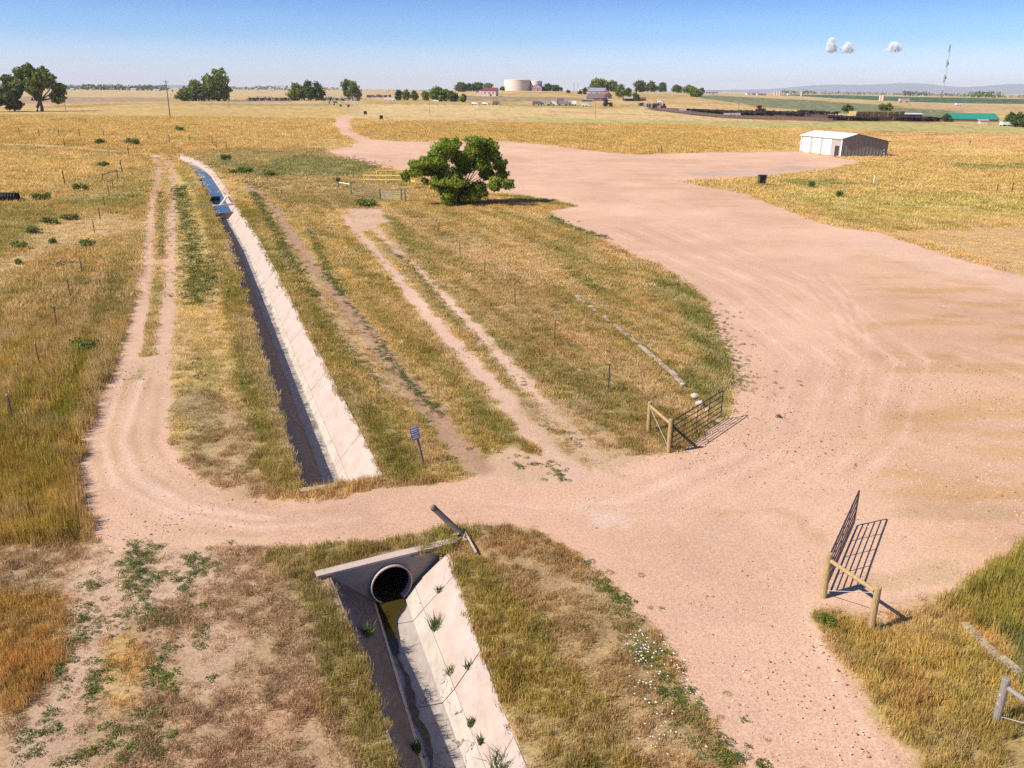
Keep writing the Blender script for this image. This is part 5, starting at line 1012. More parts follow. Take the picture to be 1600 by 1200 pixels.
def shrub(label, p, w, h, seed, m=LEAF_S, n=900, size=None):
    r = thing('green_shrub', label, 'shrub', on(p), 0, 'low green shrubs'); g = random.Random(seed)
    lob = [(g.gauss(0, w * .2), g.gauss(0, w * .16), h * g.uniform(.3, .6), (w * .26, w * .24, h * .42)) for _ in range(6)]
    o = bpy.data.objects.new('foliage', crown_mesh('foliage', lob, n, size or w * .07, seed, m, .38)); COL.objects.link(o); o.parent = r
    k = MB()
    for l in lob: k.tube([(l[0] * .2, l[1] * .2, -.1), (l[0] * .8, l[1] * .8, l[2])], [.03, .012], 5)
    k.build('stems', BARK, r)
for i, (p, w, h, nm) in enumerate((((-39.91, 77.59), 2.6, .8, 'wide bright green shrub on bare ground in the left pasture'), ((-43.54, 78.82), 1.5, .7, 'small green shrub left of the wide bright one'), ((-41.38, 69.01), 1.3, .7, 'round green shrub low at the left edge of the bare patch'), ((-45.32, 76.03), 2.2, .9, 'green shrub at the lower left of the bare patch'), ((-48.54, 84.33), 2.6, 1.0, 'clumped green shrub at the left side of the bare patch'), ((-50.04, 90.14), 2.4, .9, 'bright green shrub at the top of the bare patch'), ((-49.09, 92.79), 2.4, .9, 'green shrub right of the bright one at the top of the bare patch'), ((-59.69, 106.59), 3.0, 1.1, 'green shrub between rubble stones and pasture'), ((-59.29, 116.38), 2.8, 1.3, 'olive shrub left of the small wooden brace'), ((-69.93, 146.24), 3.2, 1.2, 'dark shrub alone in the upper left pasture'), ((-84.92, 191.97), 5.0, 1.9, 'dark shrub on the golden slope above the road bend'), ((-90.30, 187.76), 4.0, 1.7, 'faint olive shrub left of the dark one on the golden slope'), ((-86.75, 225.80), 3.2, 2.0, 'small dark shrub high on the golden slope'), ((-18.27, 106.05), 4.4, 1.2, 'dark green sprawling bush in front of the wire gate'), ((-55.32, 164.67), 3.0, 1.8, 'dark bush just beyond the ditch bend'), ((-45.01, 141.52), 4.0, 1.2, 'dark bush on the bank right of the ditch bend'), ((-39.64, 138.22), 3.2, 1.2, 'dark bush beside the weedy track'), ((-24.16, 44.74), 2.2, .9, 'dense dark green bush in tall grass beside the farm road'), ((45.22, 129.90), 1.8, 1.6, 'upright dark green weed in the right pasture'), ((45.45, 118.54), 1.5, 1.4, 'grey green weed below the upright one in the right pasture'), ((8.85, 19.71), .75, .45, 'dark green plant on the gravel in front of the right brace'), ((12.19, 35.52), .4, .12, 'tiny brown plant on the open gravel'))):
    shrub(nm, p, w * .72, h * .75, 500 + i, LEAF_S if i < 13 else LEAF, 1500, w * .72 * .05)
# ------------------------------------------------------------------ buildings
def cmat(name, c, **k): return mat(name, c, k.get('rough', .7), k.get('var', .08), k.get('scale', .6))
GLASS = mat('dark_glass', (.03, .035, .05), .15, .1)
def garage():
    A, B, C = (67.77, 204.25), (71.83, 189.33), (82.92, 193.65)
    v = np.array(B) - np.array(A); Lf = float(np.hypot(*v)); rz = math.atan2(v[1], v[0]); w = np.array(C) - np.array(B); D = float(np.hypot(*w))
    r = thing('steel_garage', 'grey steel garage with three white roll-up doors at the yard end', 'garage', (A[0], A[1], (gz1(A) + gz1(B)) / 2), rz)
    # local: x along the door front, y towards the back
    he, hr, hb, yr = 3.75, 4.75, 3.05, D * .30
    SIDE = mat('taupe_siding', (.29, .235, .21), .6, .05, 1.0); FR = mat('front_siding', (.38, .33, .315), .6, .05, 1.0); RF = mat('white_roof_sheet', (.74, .72, .72), .45, .03, .5); DR = mat('white_door', (.74, .73, .73), .5, .02, .5)
    MB().box((Lf / 2, .06, he / 2), (Lf, .12, he)).build('front_wall', FR, r)
    MB().box((Lf / 2, D - .06, hb / 2), (Lf, .12, hb)).build('back_wall', SIDE, r)
    for x0, x1 in ((0, .12), (Lf - .12, Lf)): MB().prism([(.13, 0), (D - .13, 0), (D - .13, hb), (yr, hr - .02), (.13, he)], x0, x1, 'x').build('gable_wall', SIDE, r)
    for i in range(int(D / .9)):
        y = .5 + i * .9
        if y < D - .3:
            zt = np.interp(y, [0, yr, D], [he, hr, hb]) - .1; MB().box((Lf + .02, y, zt / 2), (.04, .07, zt)).build('siding_rib', SIDE, r)
    for (y0, z0, y1, z1) in ((-.35, he - .02, yr, hr), (yr, hr, D + .3, hb - .02)):
        k = MB(); e = .35; a = [(-e, y0, z0), (Lf + e, y0, z0), (Lf + e, y1, z1), (-e, y1, z1)]; k.v = a + [(x, y, z + .1) for x, y, z in a]; k.f = [(3, 2, 1, 0), (4, 5, 6, 7), (0, 1, 5, 4), (1, 2, 6, 5), (2, 3, 7, 6), (3, 0, 4, 7)]
        rf = k.build('roof_panel', RF if y0 < 0 else SIDE, r)
        for x in np.arange(.6, Lf, 1.2): MB().tube([(x, y0, z0 + .11), (x, y1, z1 + .11)], .03, 4).build('roof_rib', RF, rf)
    dw = Lf * .205
    for i in range(3):
        x = Lf * (.145 + .255 * i); d = MB().box((x, -.03, 1.72), (dw, .06, 3.44)).build('roll_up_door', DR, r)
        for z in np.arange(.43, 3.4, .43): MB().box((x, -.068, z), (dw - .1, .02, .05)).build('door_slat', cmat('door_joint', (.62, .61, .61)), d)
    dr = MB().box((Lf * .90, -.02, 1.1), (1.5, .05, 2.25)).build('side_door', DARK, r); MB().box((Lf * .90 + .55, -.07, 1.05), (.08, .05, .12)).build('handle', GALV, dr)
    for x in (.06, Lf - .06): MB().box((x, -.02, he / 2), (.25, .12, he)).build('corner_trim', DR, r)
    MB().box((Lf / 2, -.08, he - .12), (Lf, .1, .22)).build('fascia', DR, r)
    for y, z in ((D - .9, 2.3), (D - .9, 1.3), (D - .8, .55)): MB().box((Lf + .06, y, z), (.12, .22, .22)).build('wall_light', WHITE, r)
garage()
def house(name, label, p, w, d, h, rz=0.0, wall=(.6, .5, .4), roof=(.2, .18, .18), pitch=.35, cat='house', ridge='x', win=3, door=True, gcol=None, chim=False):
    r = thing(name, label, cat, on(p, -.1), rz); WM = cmat('house_wall', wall); RM = cmat('house_roof', roof)
    MB().box((0, d / 2, h / 2), (w, d, h)).build('wall', WM, r)
    hr = (d if ridge == 'x' else w) * pitch
    k = MB(); e = .4
    if ridge == 'x':
        for x in (-w / 2 + .02, w / 2 - .02):
            MB().prism([(0, h - .02), (d, h - .02), (d / 2, h + hr)], x - .1, x + .1, 'x').build('gable', cmat('gable_wall', gcol or wall), r)
        for y0, y1 in ((-e, d / 2), (d + e, d / 2)):
            z0 = h - e * pitch * 2; a = [(-w / 2 - e, y0, z0), (w / 2 + e, y0, z0), (w / 2 + e, y1, h + hr + .05), (-w / 2 - e, y1, h + hr + .05)]; k = MB(); k.v = a + [(x, y, z + .2) for x, y, z in a]; k.f = [(3, 2, 1, 0), (4, 5, 6, 7), (0, 1, 5, 4), (1, 2, 6, 5), (2, 3, 7, 6), (3, 0, 4, 7)]; ro = k.build('roof', RM, r)
    else:
        for y in (.02, d - .02): MB().prism([(-w / 2, h - .02), (w / 2, h - .02), (0, h + hr)], y - .1, y + .1, 'y').build('gable', cmat('gable_wall', gcol or wall), r)
        for x0 in (-w / 2 - e, w / 2 + e):
            z0 = h - e * pitch * 2; a = [(x0, -e, z0), (x0, d + e, z0), (0, d + e, h + hr + .05), (0, -e, h + hr + .05)]; k = MB(); k.v = a + [(x, y, z + .2) for x, y, z in a]; k.f = [(3, 2, 1, 0), (4, 5, 6, 7), (0, 1, 5, 4), (1, 2, 6, 5), (2, 3, 7, 6), (3, 0, 4, 7)]; ro = k.build('roof', RM, r)
    if chim: MB().box((w * .2, d / 2, h + hr + .5), (.9, .9, 1.6)).build('chimney', WM, ro)
    for i in range(win):
        x = -w / 2 + w * (i + .7) / (win + .4); f = MB().box((x, -.04, h * .6), (w * .09 + .3, .08, h * .3)).build('window', WHITE, r); MB().box((x, -.09, h * .6), (w * .09, .05, h * .25)).build('pane', GLASS, f)
    if door: MB().box((w * .12, -.05, min(1.1, h * .3)), (1.3, .1, min(2.2, h * .6))).build('door', cmat('door_paint', (.12, .08, .06)), r)
    return r
house('red_roof_house', 'cream two-storey house with a dark red roof below the water tanks', (-21.1, 738.7), 11.8, 9, 4.83, R(-12), (.62, .46, .40), (.17, .05, .06), .22, 'house', 'x', 3, True, None, True)
house('cream_wing', 'low cream wing with red roof left of the two-storey house', (-29.8, 768.2), 6.14, 8, 3.07, R(-12), (.62, .46, .40), (.17, .05, .06), .28, 'house', 'y', 2, False)
house('low_house', 'low pinkish house in front of the big water tank', (5.5, 1007.4), 14.6, 10, 2.19, 0, (.45, .30, .28), (.22, .12, .12), .15, 'house', 'x', 4)
house('purple_roof_house', 'dark purple-roofed house in front of the small water tank', (25.3, 980.7), 10.7, 11, 4.27, R(-15), (.30, .20, .27), (.13, .06, .09), .22, 'house', 'y', 3, True, (.42, .30, .30))
house('low_house', 'low reddish house at the right of the purple-roofed one', (35.1, 997.1), 7.95, 9, 2.31, R(-10), (.40, .25, .24), (.20, .10, .11), .2, 'house', 'x', 2)
house('white_shed', 'white flat shed on the hilltop left of the broad tree', (75.8, 982.1), 7.83, 8, 2.85, 0, (.75, .74, .72), (.7, .7, .7), .06, 'shed', 'x', 1)
house('grey_barn', 'grey roofed hilltop barn behind the broad tree', (84.1, 979.1), 11.3, 14, 2.13, R(-10), (.33, .32, .34), (.20, .21, .25), .18, 'barn', 'x', 0, False)
house('white_barn', 'white gabled barn with a long grey-blue roof in the farmstead', (75.0, 809.4), 14.7, 13, 3.53, R(-22), (.30, .30, .33), (.24, .24, .29), .2, 'barn', 'x', 3, True, (.80, .80, .80))
house('cream_barn', 'cream gabled barn with a dark brown roof in front of the white barn', (57.2, 625.6), 11.8, 11, 1.82, R(-20), (.17, .12, .11), (.16, .11, .11), .25, 'barn', 'x', 3, True, (.70, .55, .45))
house('red_barn', 'brick red roofed barn in the middle of the farmstead', (73.6, 690.4), 6.53, 12, 2.01, R(20), (.45, .30, .26), (.28, .10, .07), .38, 'barn', 'y', 1)
house('white_shed', 'small white shed below the brick red barn', (66.4, 639.8), 4.19, 5, 1.4, R(10), (.72, .66, .64), (.6, .55, .55), .2, 'shed', 'y', 1)
house('dark_shed', 'open dark shed with pale roof at the right of the farmstead', (82.3, 626.0), 6.84, 8, 1.59, R(6), (.05, .04, .045), (.35, .30, .30), .12, 'shed', 'x', 0, False)
house('dark_shed', 'low maroon shed at the right end of the farmstead', (92.0, 633.3), 5.53, 6, 1.01, 0, (.14, .07, .06), (.16, .08, .075), .2, 'shed', 'x', 0, False)
house('stable', 'long teal grey trailer building below the cream barn', (50.0, 604.3), 7.48, 5, 1.5, R(-3), (.22, .26, .26), (.30, .33, .33), .06, 'stable', 'x', 3, False)
house('white_house', 'white gabled house with grey roof on the right hill', (247.7, 1105.7), 14.5, 12, 2.57, R(-14), (.35, .35, .36), (.23, .23, .26), .22, 'house', 'x', 2, True, (.8, .78, .76))
for i, (px, w, h, c, nm) in enumerate((((350.1, 1315.2), 5, 3, (.75, .73, .7), 'white far house, leftmost of the hamlet on the right hill'), ((349.5, 1284.8), 7, 3.5, (.42, .32, .3), 'brownish far house in the hamlet on the right hill'), ((355.1, 1277.9), 5, 3.5, (.62, .45, .38), 'tan far house in the hamlet on the right hill'), ((363.0, 1279.6), 6, 3, (.35, .3, .3), 'dark far house in the hamlet on the right hill'), ((2127.5, 8817.3), 6, 1.6, (.7, .66, .62), 'pale low shed between white house and hamlet'))):
    mp = math.hypot(*px) / 1300; house('far_house', nm, px, w * mp, 9, h * mp * .7, 0, c, (.25, .22, .24), .2, 'house', 'x', 2)
for i, (px, w, h, nm) in enumerate((((-989.1, 1969.7), 5, 2.2, 'tan far building just right of the big cottonwood'), ((-883.5, 2043.3), 7, 3, 'cream far building in the left horizon trees'), ((-766.9, 1887.5), 8, 2.5, 'pale long far building left of the power pole'), ((-712.0, 1824.0), 4, 3.5, 'white far house behind the power pole'), ((-608.5, 2077.6), 4, 3, 'white far house left of the dark trio'), ((-559.8, 2037.7), 6, 1.6, 'low pale far building left of the dark trio'))):
    mp = math.hypot(*px) / 1300; house('far_house', nm, px, w * mp, 9, h * mp * .6, 0, (.68, .6, .52), (.4, .36, .34), .2, 'house', 'x', 1, False)
def tank(label, p, w, h, col):
    r = thing('water_tank', label, 'water tank', on(p, -1)); n = 56; rad = w / 2; TM = cmat('tank_steel', col, var=.05, scale=.1)
    MB().tube([(0, 0, 0), (0, 0, h)], rad, n).build('shell', TM, r, None, False)
    MB().tube([(0, 0, h), (0, 0, h + .25)], rad * 1.012, n).build('rim', TM, r); MB().tube([(0, 0, h + .25), (0, 0, h + rad * .06 + .25)], [rad * .99, .3], n).build('roof', TM, r)
    for z in np.linspace(.25, .75, 3): MB().tube([(0, 0, h * z), (0, 0, h * z + .12)], rad * 1.004, n).build('seam', TM, r)
    for s in (-.25, .25): MB().tube([(s + rad * .5, -rad * .88, 0), (s + rad * .5, -rad * .88, h + 1)], .06, 5).build('ladder_rail', GALV, r)
tank('big beige water tank on the hill', (3.3, 997.1), 29.6, 12.3, (.72, .58, .50)); tank('smaller beige water tank right of the big one', (24.6, 996.1), 13.7, 11.2, (.72, .60, .52))
def box_truck(name, label, p, l, h, col, rz=0.0, cab=True, cat='trailer'):
    r = thing(name, label, cat, on(p), rz); w = 2.4; M1 = cmat('truck_paint', col); MB().box((0, 0, h * .58), (l, w, h * .72)).build('body', M1, r)
    for x in (-l * .3, l * .3):
        for y in (-w / 2, w / 2): k = MB().tube([(x, y - .15, h * .13), (x, y + .15, h * .13)], h * .13 + .12, 12).build('wheel', DARK, r)
    if cab: MB().box((l / 2 + .7, 0, h * .4), (1.4, w * .95, h * .55)).build('cab', M1, r); MB().box((l / 2 + 1.15, 0, h * .52), (.56, w * .97, h * .2)).build('windscreen', GLASS, r)
for i, (p, l, h, c, nm) in enumerate((((14.0, 552.3), 5, 2.6, (.16, .15, .17), 'dark grey truck at the left of the parked row below the tanks'), ((19.3, 553.3), 7, 2.8, (.42, .39, .38), 'long pale grey trailer in the parked row below the tanks'), ((23.7, 554.1), 4.5, 2.6, (.62, .6, .58), 'white and black truck in the middle of the parked row'), ((30.7, 555.5), 6, 2.6, (.24, .22, .24), 'dark trailer right of the white and black truck'), ((34.4, 556.2), 3.5, 2.2, (.38, .32, .30), 'brownish trailer left of the white box'), ((37.9, 554.6), 2.8, 3.0, (.80, .79, .78), 'square white box trailer in the parked row'), ((31.1, 595.7), 5, 2.8, (.28, .25, .28), 'grey trailer parked alone above the row'), ((-25.4, 558.9), 3, 1.5, (.8, .78, .76), 'small white car left below the red-roofed house'), ((-18.8, 557.8), 2.6, 1.6, (.75, .72, .70), 'small white car behind a dark one below the red-roofed house'), ((-12.3, 557.3), 3.2, 2.4, (.25, .27, .22), 'dark truck right below the red-roofed house'), ((44.1, 546.2), 3.4, 1.7, (.72, .68, .64), 'white pickup under the small dark tree near the slim pole'), ((-54.7, 609.0), 2.6, 1.4, (.78, .76, .74), 'white car parked at the windbreak row'), ((-99.7, 693.8), 6, 2.0, (.75, .71, .70), 'white trailer left of the windbreak row'), ((-91.1, 675.1), 5, 1.8, (.70, .66, .66), 'second white trailer beside the windbreak row'), ((202.65, 359.90), 3.5, 1.6, (.78, .78, .80), 'white van parked by the trees at the right edge'), ((395.3, 1269.6), 4, 4, (.75, .70, .66), 'small white tank trailer on the tan field at right'), ((406.8, 918.1), 11, 4, (.58, .46, .42), 'beige trailer by the dark green field'), ((394.0, 779.5), 5, 2.0, (.75, .72, .72), 'white vehicle on the tan field by the tower'), ((834.1, 1806.5), 6, 3, (.75, .75, .75), 'white far shed under the horizon trees'), ((98.1, 593.8), 2.2, 1.6, (.75, .70, .66), 'white car right of the farmstead'))):
    box_truck('parked_vehicle', nm, p, l, h, c, random.uniform(-.2, .2), h < 2.7, 'vehicle')
def tractor(label, p, col, s=1.0):
    r = thing('tractor', label, 'tractor', on(p), R(10)); CM = cmat('tractor_paint', col)
    MB().box((.9 * s, 0, 1.1 * s), (2.2 * s, 1.0 * s, .8 * s)).build('bonnet', CM, r); MB().box((-.8 * s, 0, 1.9 * s), (1.5 * s, 1.5 * s, 1.6 * s)).build('cab', CM, r); MB().box((-.8 * s, 0, 2.1 * s), (1.55 * s, 1.55 * s, .7 * s)).build('window', GLASS, r)
    for x, q in ((-.9, .85), (1.5, .5)):
        for y in (-.85, .85): MB().tube([(x * s, (y - .2) * s, q * s), (x * s, (y + .2) * s, q * s)], q * s, 16).build('wheel', DARK, r)
    MB().tube([(1.2 * s, .2, 1.5 * s), (1.2 * s, .2, 2.4 * s)], .08 * s, 6).build('exhaust', DARK, r)
tractor('dark red tractor with implements below the farmstead', (58.4, 548.8), (.16, .06, .05), 1.5); tractor('red tractor working at the feedlot', (138.2, 491.3), (.40, .10, .06), 1.4)
for i, (p, w, h, nm) in enumerate((((91.3, 475.1), 3.5, 1.3, 'left pale feed trough pair on the feedlot'), ((93.6, 471.2), 2.6, 1.4, 'right pale feed trough on the feedlot'), ((105.3, 432.1), 3.5, 1.0, 'pale trough below the cattle pens, left one'), ((108.1, 433.6), 2.5, 1.0, 'pale trough below the cattle pens, middle one'), ((110.4, 431.2), 2.6, 1.2, 'pale trough below the cattle pens, right one'))):
    r = thing('feed_trough', nm, 'trough', on(p)); TM = cmat('trough_plastic', (.66, .50, .45)); MB().prism([(-w / 2, h), (w / 2, h), (w * .4, .2), (-w * .4, .2)], -.7, .7, 'y').build('basin', TM, r)
    for x in (-.35, .35): MB().box((x * w, 0, .12), (.2, 1.2, .26)).build('foot', DARK, r)
# cattle: single ones on the pasture, the herd in the pens as one mass
COWHIDE = mat('black_hide', (.02, .015, .014), .8, .3, 2)
def cow_mesh(k, c=(0, 0, 0), rz=0.0, s=1.0):
    def T(p): return (c[0] + s * (p[0] * math.cos(rz) - p[1] * math.sin(rz)), c[1] + s * (p[0] * math.sin(rz) + p[1] * math.cos(rz)), c[2] + s * p[2])
    k.tube([T(p) for p in ((-1.05, 0, 1.1), (-.9, 0, 1.0), (-.3, 0, .93), (.4, 0, .95), (.8, 0, 1.08), (1.15, 0, 1.3), (1.45, 0, 1.2), (1.65, 0, 1.05))], [q * s for q in (.12, .33, .38, .38, .34, .2, .16, .1)], 8)
    for x, y in ((-.8, -.2), (-.8, .2), (.65, -.2), (.65, .2)): k.tube([T((x, y, .9)), T((x, y, .45)), T((x, y, 0))], [.13 * s, .07 * s, .06 * s], 6)
    k.tube([T((-1.1, 0, 1.2)), T((-1.2, 0, .6))], .03 * s, 4)
COWS = [((-144.3, 668.2), 'leftmost black cow near the irrigation wheel line'), ((-126.0, 598.0), 'black cow standing below the leftmost one'), ((-121.9, 599.3), 'black cow right of the pair at the irrigation line'), ((-115.3, 561.8), 'black cow nearest the viewer in the small herd'), ((-106.8, 540.1), 'black cow at the left foot of the irrigation frame'), ((-100.1, 529.7), 'black cow under the irrigation frame'), ((-137.6, 657.0), 'black cow at the back of the small herd')]
for i, (p, nm) in enumerate(COWS):
    k = MB(); cow_mesh(k, rz=random.uniform(0, 6.28), s=1.25); tag(k.build('black_cow', COWHIDE, None, on(p), True), nm, 'cow', 'cattle on the pasture')
def herd():
    g = random.Random(9); k = MB()
    for a, b, n, sp in (((95.3, 462.4), (101.5, 444.8), 40, 4), ((100.9, 452.5), (117.6, 438.0), 110, 5), ((122.4, 456.2), (126.0, 433.8), 50, 6), ((133.9, 461.4), (142.9, 437.1), 60, 5), ((157.1, 480.8), (167.4, 460.7), 60, 5), ((145.00, 398.21), (164.75, 397.88), 110, 2.5), ((179.42, 407.43), (198.92, 408.17), 90, 2.5)):
        for i in range(n):
            t = g.random(); x = a[0] + (b[0] - a[0]) * t + g.gauss(0, sp * .4); y = a[1] + (b[1] - a[1]) * t + g.gauss(0, sp)
            cow_mesh(k, (x, y, gz1((x, y))), g.uniform(0, 6.28), g.uniform(1.0, 1.35))
    tag(k.build('feedlot_herd', COWHIDE, None, None, True), 'dense dark mass of cattle in the feedlot pens', 'cattle', kind='stuff')
herd()
def pen_fence(label, a, b, n):
    v = np.array(b) - np.array(a); L = float(np.hypot(*v)); r = thing('pen_fence', label, 'fence', on(a), math.atan2(v[1], v[0])); dz = gz1(b) - gz1(a)
    for z in (.5, .9, 1.3): MB().tube([(0, 0, z), (L, 0, z + dz)], .09, 5).build('rail', GREYWOOD, r)
    for i in range(n): MB().tube([(L * i / (n - 1), 0, -.2 + dz * i / (n - 1)), (L * i / (n - 1), 0, 1.5 + dz * i / (n - 1))], .12, 6).build('post', GREYWOOD, r)
pen_fence('dark rail fence along the front of the feedlot, left half', (79.7, 480.9), (96.12, 401.44), 18); pen_fence('dark rail fence along the front of the feedlot, right half', (95.28, 397.88), (137.12, 376.26), 24)
def haystack():
    p = (156.14, 399.81); q = (182.40, 408.75); v = np.array(q) - np.array(p); L = float(np.hypot(*v)); r = thing('hay_stack', 'long stack of square hay bales beside the feedlot', 'hay stack', on(p), math.atan2(v[1], v[0]))
    HM = [mat('hay_a', (.50, .33, .12), .95, .2, 2, .2), mat('hay_b', (.42, .27, .11), .95, .2, 2, .2), mat('hay_c', (.36, .23, .10), .95, .2, 2, .2)]; g = random.Random(3)
    me = {}
    nx = 17
    for i in range(nx):
        for j in range(3):
            w = L / nx; k = MB().box((0, 0, 0), (w * .94, 5, 1.22)); o = k.build('bale', HM[0] if i < 4 and g.random() < .8 else HM[g.choice((1, 2, 2))], r, (w * (i + .5), 2.5 + g.uniform(-.2, .2), .62 + j * 1.26))
haystack()
r = thing('white_tarp', 'crumpled white tarp heap left of the hay stack', 'tarp', on((156.61, 408.84))); k = MB(); g = random.Random(4)
for i in range(7):
    for j in range(4): k.v.append(((i - 3) * .75, j * .7, max(0, 2.3 - abs(i - 3.2) * .55 - abs(j - 1.5) * .5) + g.uniform(-.2, .25)))
for i in range(6):
    for j in range(3): a = i * 4 + j; k.f.append((a, a + 4, a + 5, a + 1))
k.build('sheet', WHITE, r); MB().box((0, 1, .3), (3.6, 1.6, .6)).build('load', DARK, r)
house('green_roof_barn', 'long barn with a bright teal green roof at the far right', (210.58, 398.97), 19.9, 17, 1.32, R(-12), (.28, .17, .12), (.02, .22, .16), .13, 'barn', 'x', 0, False, (.12, .065, .05))
house('white_container', 'pale pink container in front of the green-roofed barn', (203.65, 378.20), 3.05, 2.4, 1.53, R(-8), (.62, .48, .44), (.62, .5, .46), .02, 'container', 'x', 0, False)
house('low_shed', 'long low grey-roofed shed between hay stack and green-roofed barn', (203.7, 447.4), 9.83, 6, 1.8, R(-4), (.10, .08, .08), (.55, .53, .55), .05, 'shed', 'x', 0, False)
def mast():
    p = (855.5, 1763.8); hgt = 98.7; r = thing('radio_mast', 'tall red and white lattice radio mast on the right horizon', 'mast', on(p)); RM = cmat('mast_red', (.20, .07, .08)); WM = cmat('mast_white', (.60, .56, .58)); n = 7; w = 1.5
    for s in range(n):
        z0, z1 = hgt * s / n, hgt * (s + 1) / n; k = MB()
        for a in range(3):
            x, y = w * math.cos(a * 2.094), w * math.sin(a * 2.094); x2, y2 = w * math.cos((a + 1) * 2.094), w * math.sin((a + 1) * 2.094); k.tube([(x, y, z0), (x, y, z1)], .28, 5)
            for t in np.arange(z0, z1 - .1, (z1 - z0) / 5): k.tube([(x, y, t), (x2, y2, t + (z1 - z0) / 5)], .12, 4)
        k.build('mast_section', RM if s % 2 == 0 else WM, r)
    for z in (.62, .35): MB().tube([(w + .5, 0, hgt * z), (w + .5, 0, hgt * (z + .05))], 1.1, 8).build('antenna', DARK, r)
    MB().tube([(0, 0, hgt), (0, 0, hgt * 1.06)], .25, 5).build('tip', WM, r)
mast()
def pole(label, p, h, rad=.16, arm=True, lean=0.0):
    r = thing('power_pole', label, 'power pole', on(p)); MB().tube([(0, 0, -.5), (0, 0, h)], [rad, rad * .7], 8).build('shaft', GREYWOOD, r)
    if arm:
        MB().box((0, 0, h - .5), (1.8, .12, .14)).build('crossarm', GREYWOOD, r)
        for x in (-.8, 0, .8): MB().tube([(x, 0, h - .43), (x, 0, h - .2)], .05, 6).build('insulator', GALV, r)
    r.rotation_euler = (0, lean, 0)
pole('wooden power pole on the golden slope left of the tree clump', (-117.12, 297.22), 12, .2, True, .0)
pole('thin pole right of the big cottonwood', (-234.0, 456.5), 4.68, .12, False); pole('thin pole at the right of the tree clump by the power pole', (-168.3, 517.4), 6.43, .12, False); pole('thin pole in front of the windbreak row', (-39.77, 411.09), 6.32, .1, False); pole('thin pole in front of the farmstead', (35.21, 378.70), 6.94, .1, False); pole('thin pole in front of the feedlot', (92.44, 361.18), 7.42, .1, True)
pole('left of two skyline poles right of the tanks', (66.3, 979.1), 9.22, .22, True); pole('right of two skyline poles right of the tanks', (70.6, 979.1), 8.51, .2, True); pole('skyline pole left of the hill grove', (122.0, 975.8), 8.48, .2, True)
def pivot():
    p = (-92.6, 512.3); r = thing('irrigation_rig', 'grey irrigation rig with triangular frames on the far pasture', 'irrigation rig', on(p)); q = (-162.8, 749.4); v = (q[0] - p[0], q[1] - p[1]); n = 6
    for i in range(n):
        t = i / (n - 1); x, y = v[0] * t, v[1] * t; k = MB(); zz = gz1((p[0] + x, p[1] + y)) - gz1(p)
        for s in (-1, 1): k.tube([(x + s * 1.8, y, zz), (x, y, zz + 3.6)], .13, 5)
        k.tube([(x - 1.5, y, zz + .5), (x + 1.5, y, zz + .5)], .12, 5); k.build('tower_frame', GALV, r)
        if i: MB().tube([(px_, py_, pz_ + 3.6), ((x + px_) / 2, (y + py_) / 2, (zz + pz_) / 2 + 4.2), (x, y, zz + 3.6)], .12, 5).build('span_pipe', GALV, r)
        px_, py_, pz_ = x, y, zz
pivot()
def clutter():
    g = random.Random(12); DM = mat('scrap_dark', (.07, .06, .06), .8, .5, .3, col2=(.30, .26, .24)); k = MB()
    for a, b, n in (((-221.6, 723.4), (-179.1, 716.0), 90), ((-161.9, 732.7), (-124.7, 703.2), 70), ((-148.6, 886.9), (-119.0, 855.0), 24), ((78.6, 547.5), (91.4, 528.7), 18)):
        for i in range(n):
            t = g.random(); x = a[0] + (b[0] - a[0]) * t; y = a[1] + (b[1] - a[1]) * t + g.gauss(0, 6); s = g.uniform(1.2, 4); hh = g.uniform(.8, 2.4); k.box((x, y, gz1((x, y)) + hh / 2), (s, g.uniform(1, 2.5), hh), g.uniform(0, 3))
            if g.random() < .4: k.tube([(x, y, gz1((x, y)) + hh), (x + g.uniform(-1, 1), y, gz1((x, y)) + hh + g.uniform(.5, 1.6))], .15, 5)
    tag(k.build('scrap_yard_clutter', DM), 'long dark jumble of machinery and scrap along the far pasture', 'scrap', kind='stuff')
clutter()
for i, (p, nm) in enumerate((((388.8, 1316.7), 'left of three tan oil tanks on the right hill'), ((391.5, 1312.6), 'middle of three tan oil tanks on the right hill'), ((390.6, 1297.0), 'right of three tan oil tanks on the right hill'), ((407.7, 1251.0), 'pale slim tank right of the oil tanks'), ((413.8, 994.9), 'pale slim tank on the tan field, left of a pair'), ((412.5, 984.9), 'pale slim tank on the tan field, right of a pair'))):
    r = thing('storage_tank', nm, 'tank', on(p), 0, 'slim storage tanks on the right hill'); TM = cmat('tan_tank', (.55, .42, .34)); MB().tube([(0, 0, 0), (0, 0, 5.5)], 1.5, 16).build('shell', TM, r); MB().tube([(0, 0, 5.5), (0, 0, 6.0)], [1.5, .2], 16).build('top', TM, r)
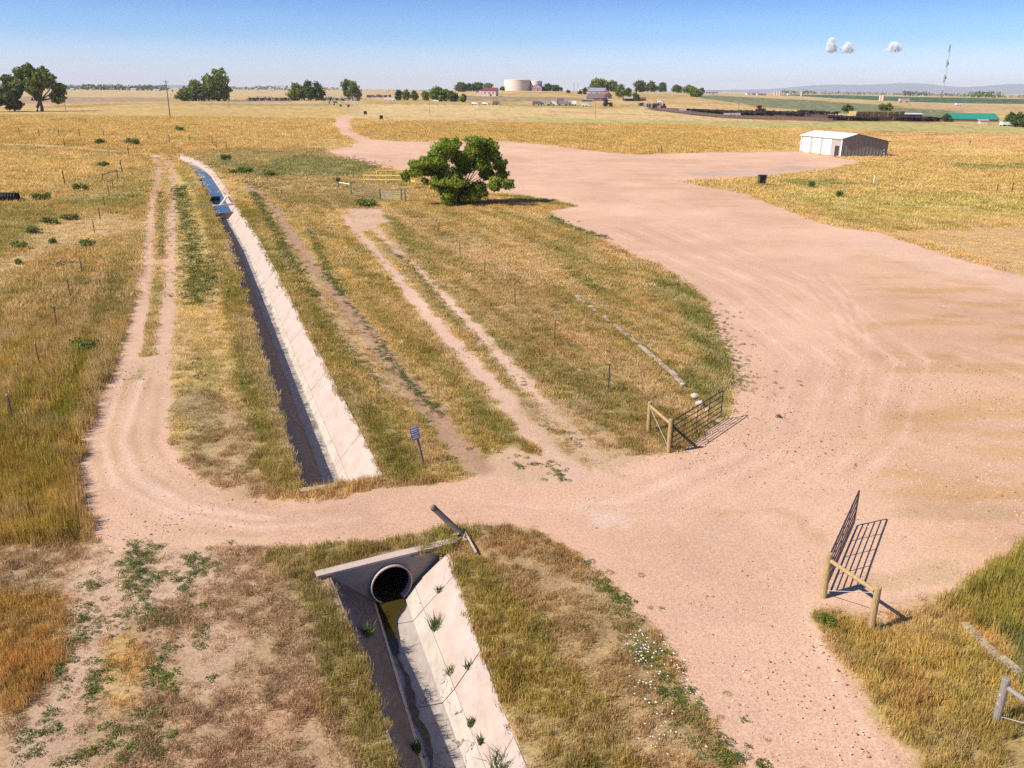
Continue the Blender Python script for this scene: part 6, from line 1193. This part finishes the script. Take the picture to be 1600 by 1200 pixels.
# ------------------------------------------------------------------ distant ridges and clouds
def ridge(name, pts, dist, m):
    V = []; Fq = []
    for i, (b, h) in enumerate(pts):
        for dd, hh in ((dist, -1), (dist * 1.03, h * .55), (dist * 1.06, h), (dist * 1.1, -1)):
            y = dd / math.sqrt(1 + b * b); V.append((b * y, y, hh))
    for i in range(len(pts) - 1):
        for j in range(3): a = i * 4 + j; Fq.append((a, a + 4, a + 5, a + 1))
    k = MB(); k.v = V; k.f = Fq; tag(k.build(name, m, None, None, True), kind='structure')
g = random.Random(5); RID = mat('far_forest_slopes', (.06, .09, .12), .95, .2, .002)
bs = np.linspace(.06, .85, 60); ridge('mountain_ridge', [(b, 14 + (265 * float(smooth(.10, .52, np.array(b))) * (.82 + .18 * math.sin(b * 21) + .10 * math.sin(b * 57 + 1)))) for b in bs], 21500, RID)
bs = np.linspace(-.9, -.20, 50); ridge('low_hills', [(b, 12 + 62 * (.7 + .3 * math.sin(b * 30)) * float(smooth(-.22, -.42, np.array(b)))) for b in bs], 17000, RID)
CLOUD, t_, b_ = new_mat('cloud_vapour'); b_.inputs['Base Color'].default_value = (1, 1, 1, 1); b_.inputs['Roughness'].default_value = 1
_tr = t_.nodes.new('ShaderNodeBsdfTransparent'); _mx = t_.nodes.new('ShaderNodeMixShader'); _mx.inputs[0].default_value = .13; _tl = t_.nodes.new('ShaderNodeBsdfTranslucent'); _tl.inputs[0].default_value = (.97, .95, .96, 1); _m2 = t_.nodes.new('ShaderNodeMixShader'); _m2.inputs[0].default_value = .12; t_.links.new(b_.outputs[0], _m2.inputs[1]); t_.links.new(_tl.outputs[0], _m2.inputs[2]); t_.links.new(_tr.outputs[0], _mx.inputs[1]); t_.links.new(_m2.outputs[0], _mx.inputs[2]); t_.links.new(_mx.outputs[0], t_.nodes['Material Output'].inputs[0])
def cloud(label, c, w, h, seed, n=150):
    g = random.Random(seed); bm = bmesh.new()
    for i in range(n):
        x = g.gauss(0, .22) * w; t = max(0.0, 1 - (abs(x) / w * 2) ** 1.5); s = h * g.uniform(.06, .24) * (.35 + .65 * t); z = g.uniform(0, .75) * h * t - .2 * h + s * .4
        q = bmesh.ops.create_icosphere(bm, subdivisions=2, radius=s); ph = g.uniform(0, 6); dy = g.uniform(-.3, .3) * w
        for v in q['verts']: v.co *= 1 + .2 * math.sin(v.co.x / s * 3 + ph) + .16 * math.sin(v.co.z / s * 4 + ph * 2); v.co.x += x; v.co.y += dy; v.co.z += z
    me = bpy.data.meshes.new('cloud'); bm.to_mesh(me); bm.free(); me.materials.append(CLOUD); me.polygons.foreach_set('use_smooth', [True] * len(me.polygons)); o = bpy.data.objects.new('cloud', me); COL.objects.link(o); o.location = c; tag(o, label, 'cloud', 'small fair weather clouds')
cloud('small upright white cloud, leftmost of the pair', (23610, 66842, 3105), 906, 1049, 1)
cloud('small white cloud, right one of the pair', (24804, 66798, 2978), 1240, 858, 2)
cloud('lone white cloud between the pair and the radio mast', (28284, 66838, 3093), 1526, 763, 3)
cloud('faint cloud wisp behind the radio mast', (32102, 66737, 2805), 1622, 334, 4, 9)
# ------------------------------------------------------------------ air
def haze():
    hm = bpy.data.materials.new('haze_air'); hm.use_nodes = True; n = hm.node_tree.nodes; n.clear(); o = n.new('ShaderNodeOutputMaterial'); v = n.new('ShaderNodeVolumePrincipled')
    v.inputs['Color'].default_value = (.97, .97, 1.0, 1); v.inputs['Density'].default_value = 6.0e-5; v.inputs['Anisotropy'].default_value = 0.0
    hm.node_tree.links.new(v.outputs[0], o.inputs['Volume'])
    b = MB().box((0, 0, 156), (49600, 49600, 322)).build('haze', hm); tag(b, 'thin pale haze over the whole plain', 'haze', kind='stuff')
haze()
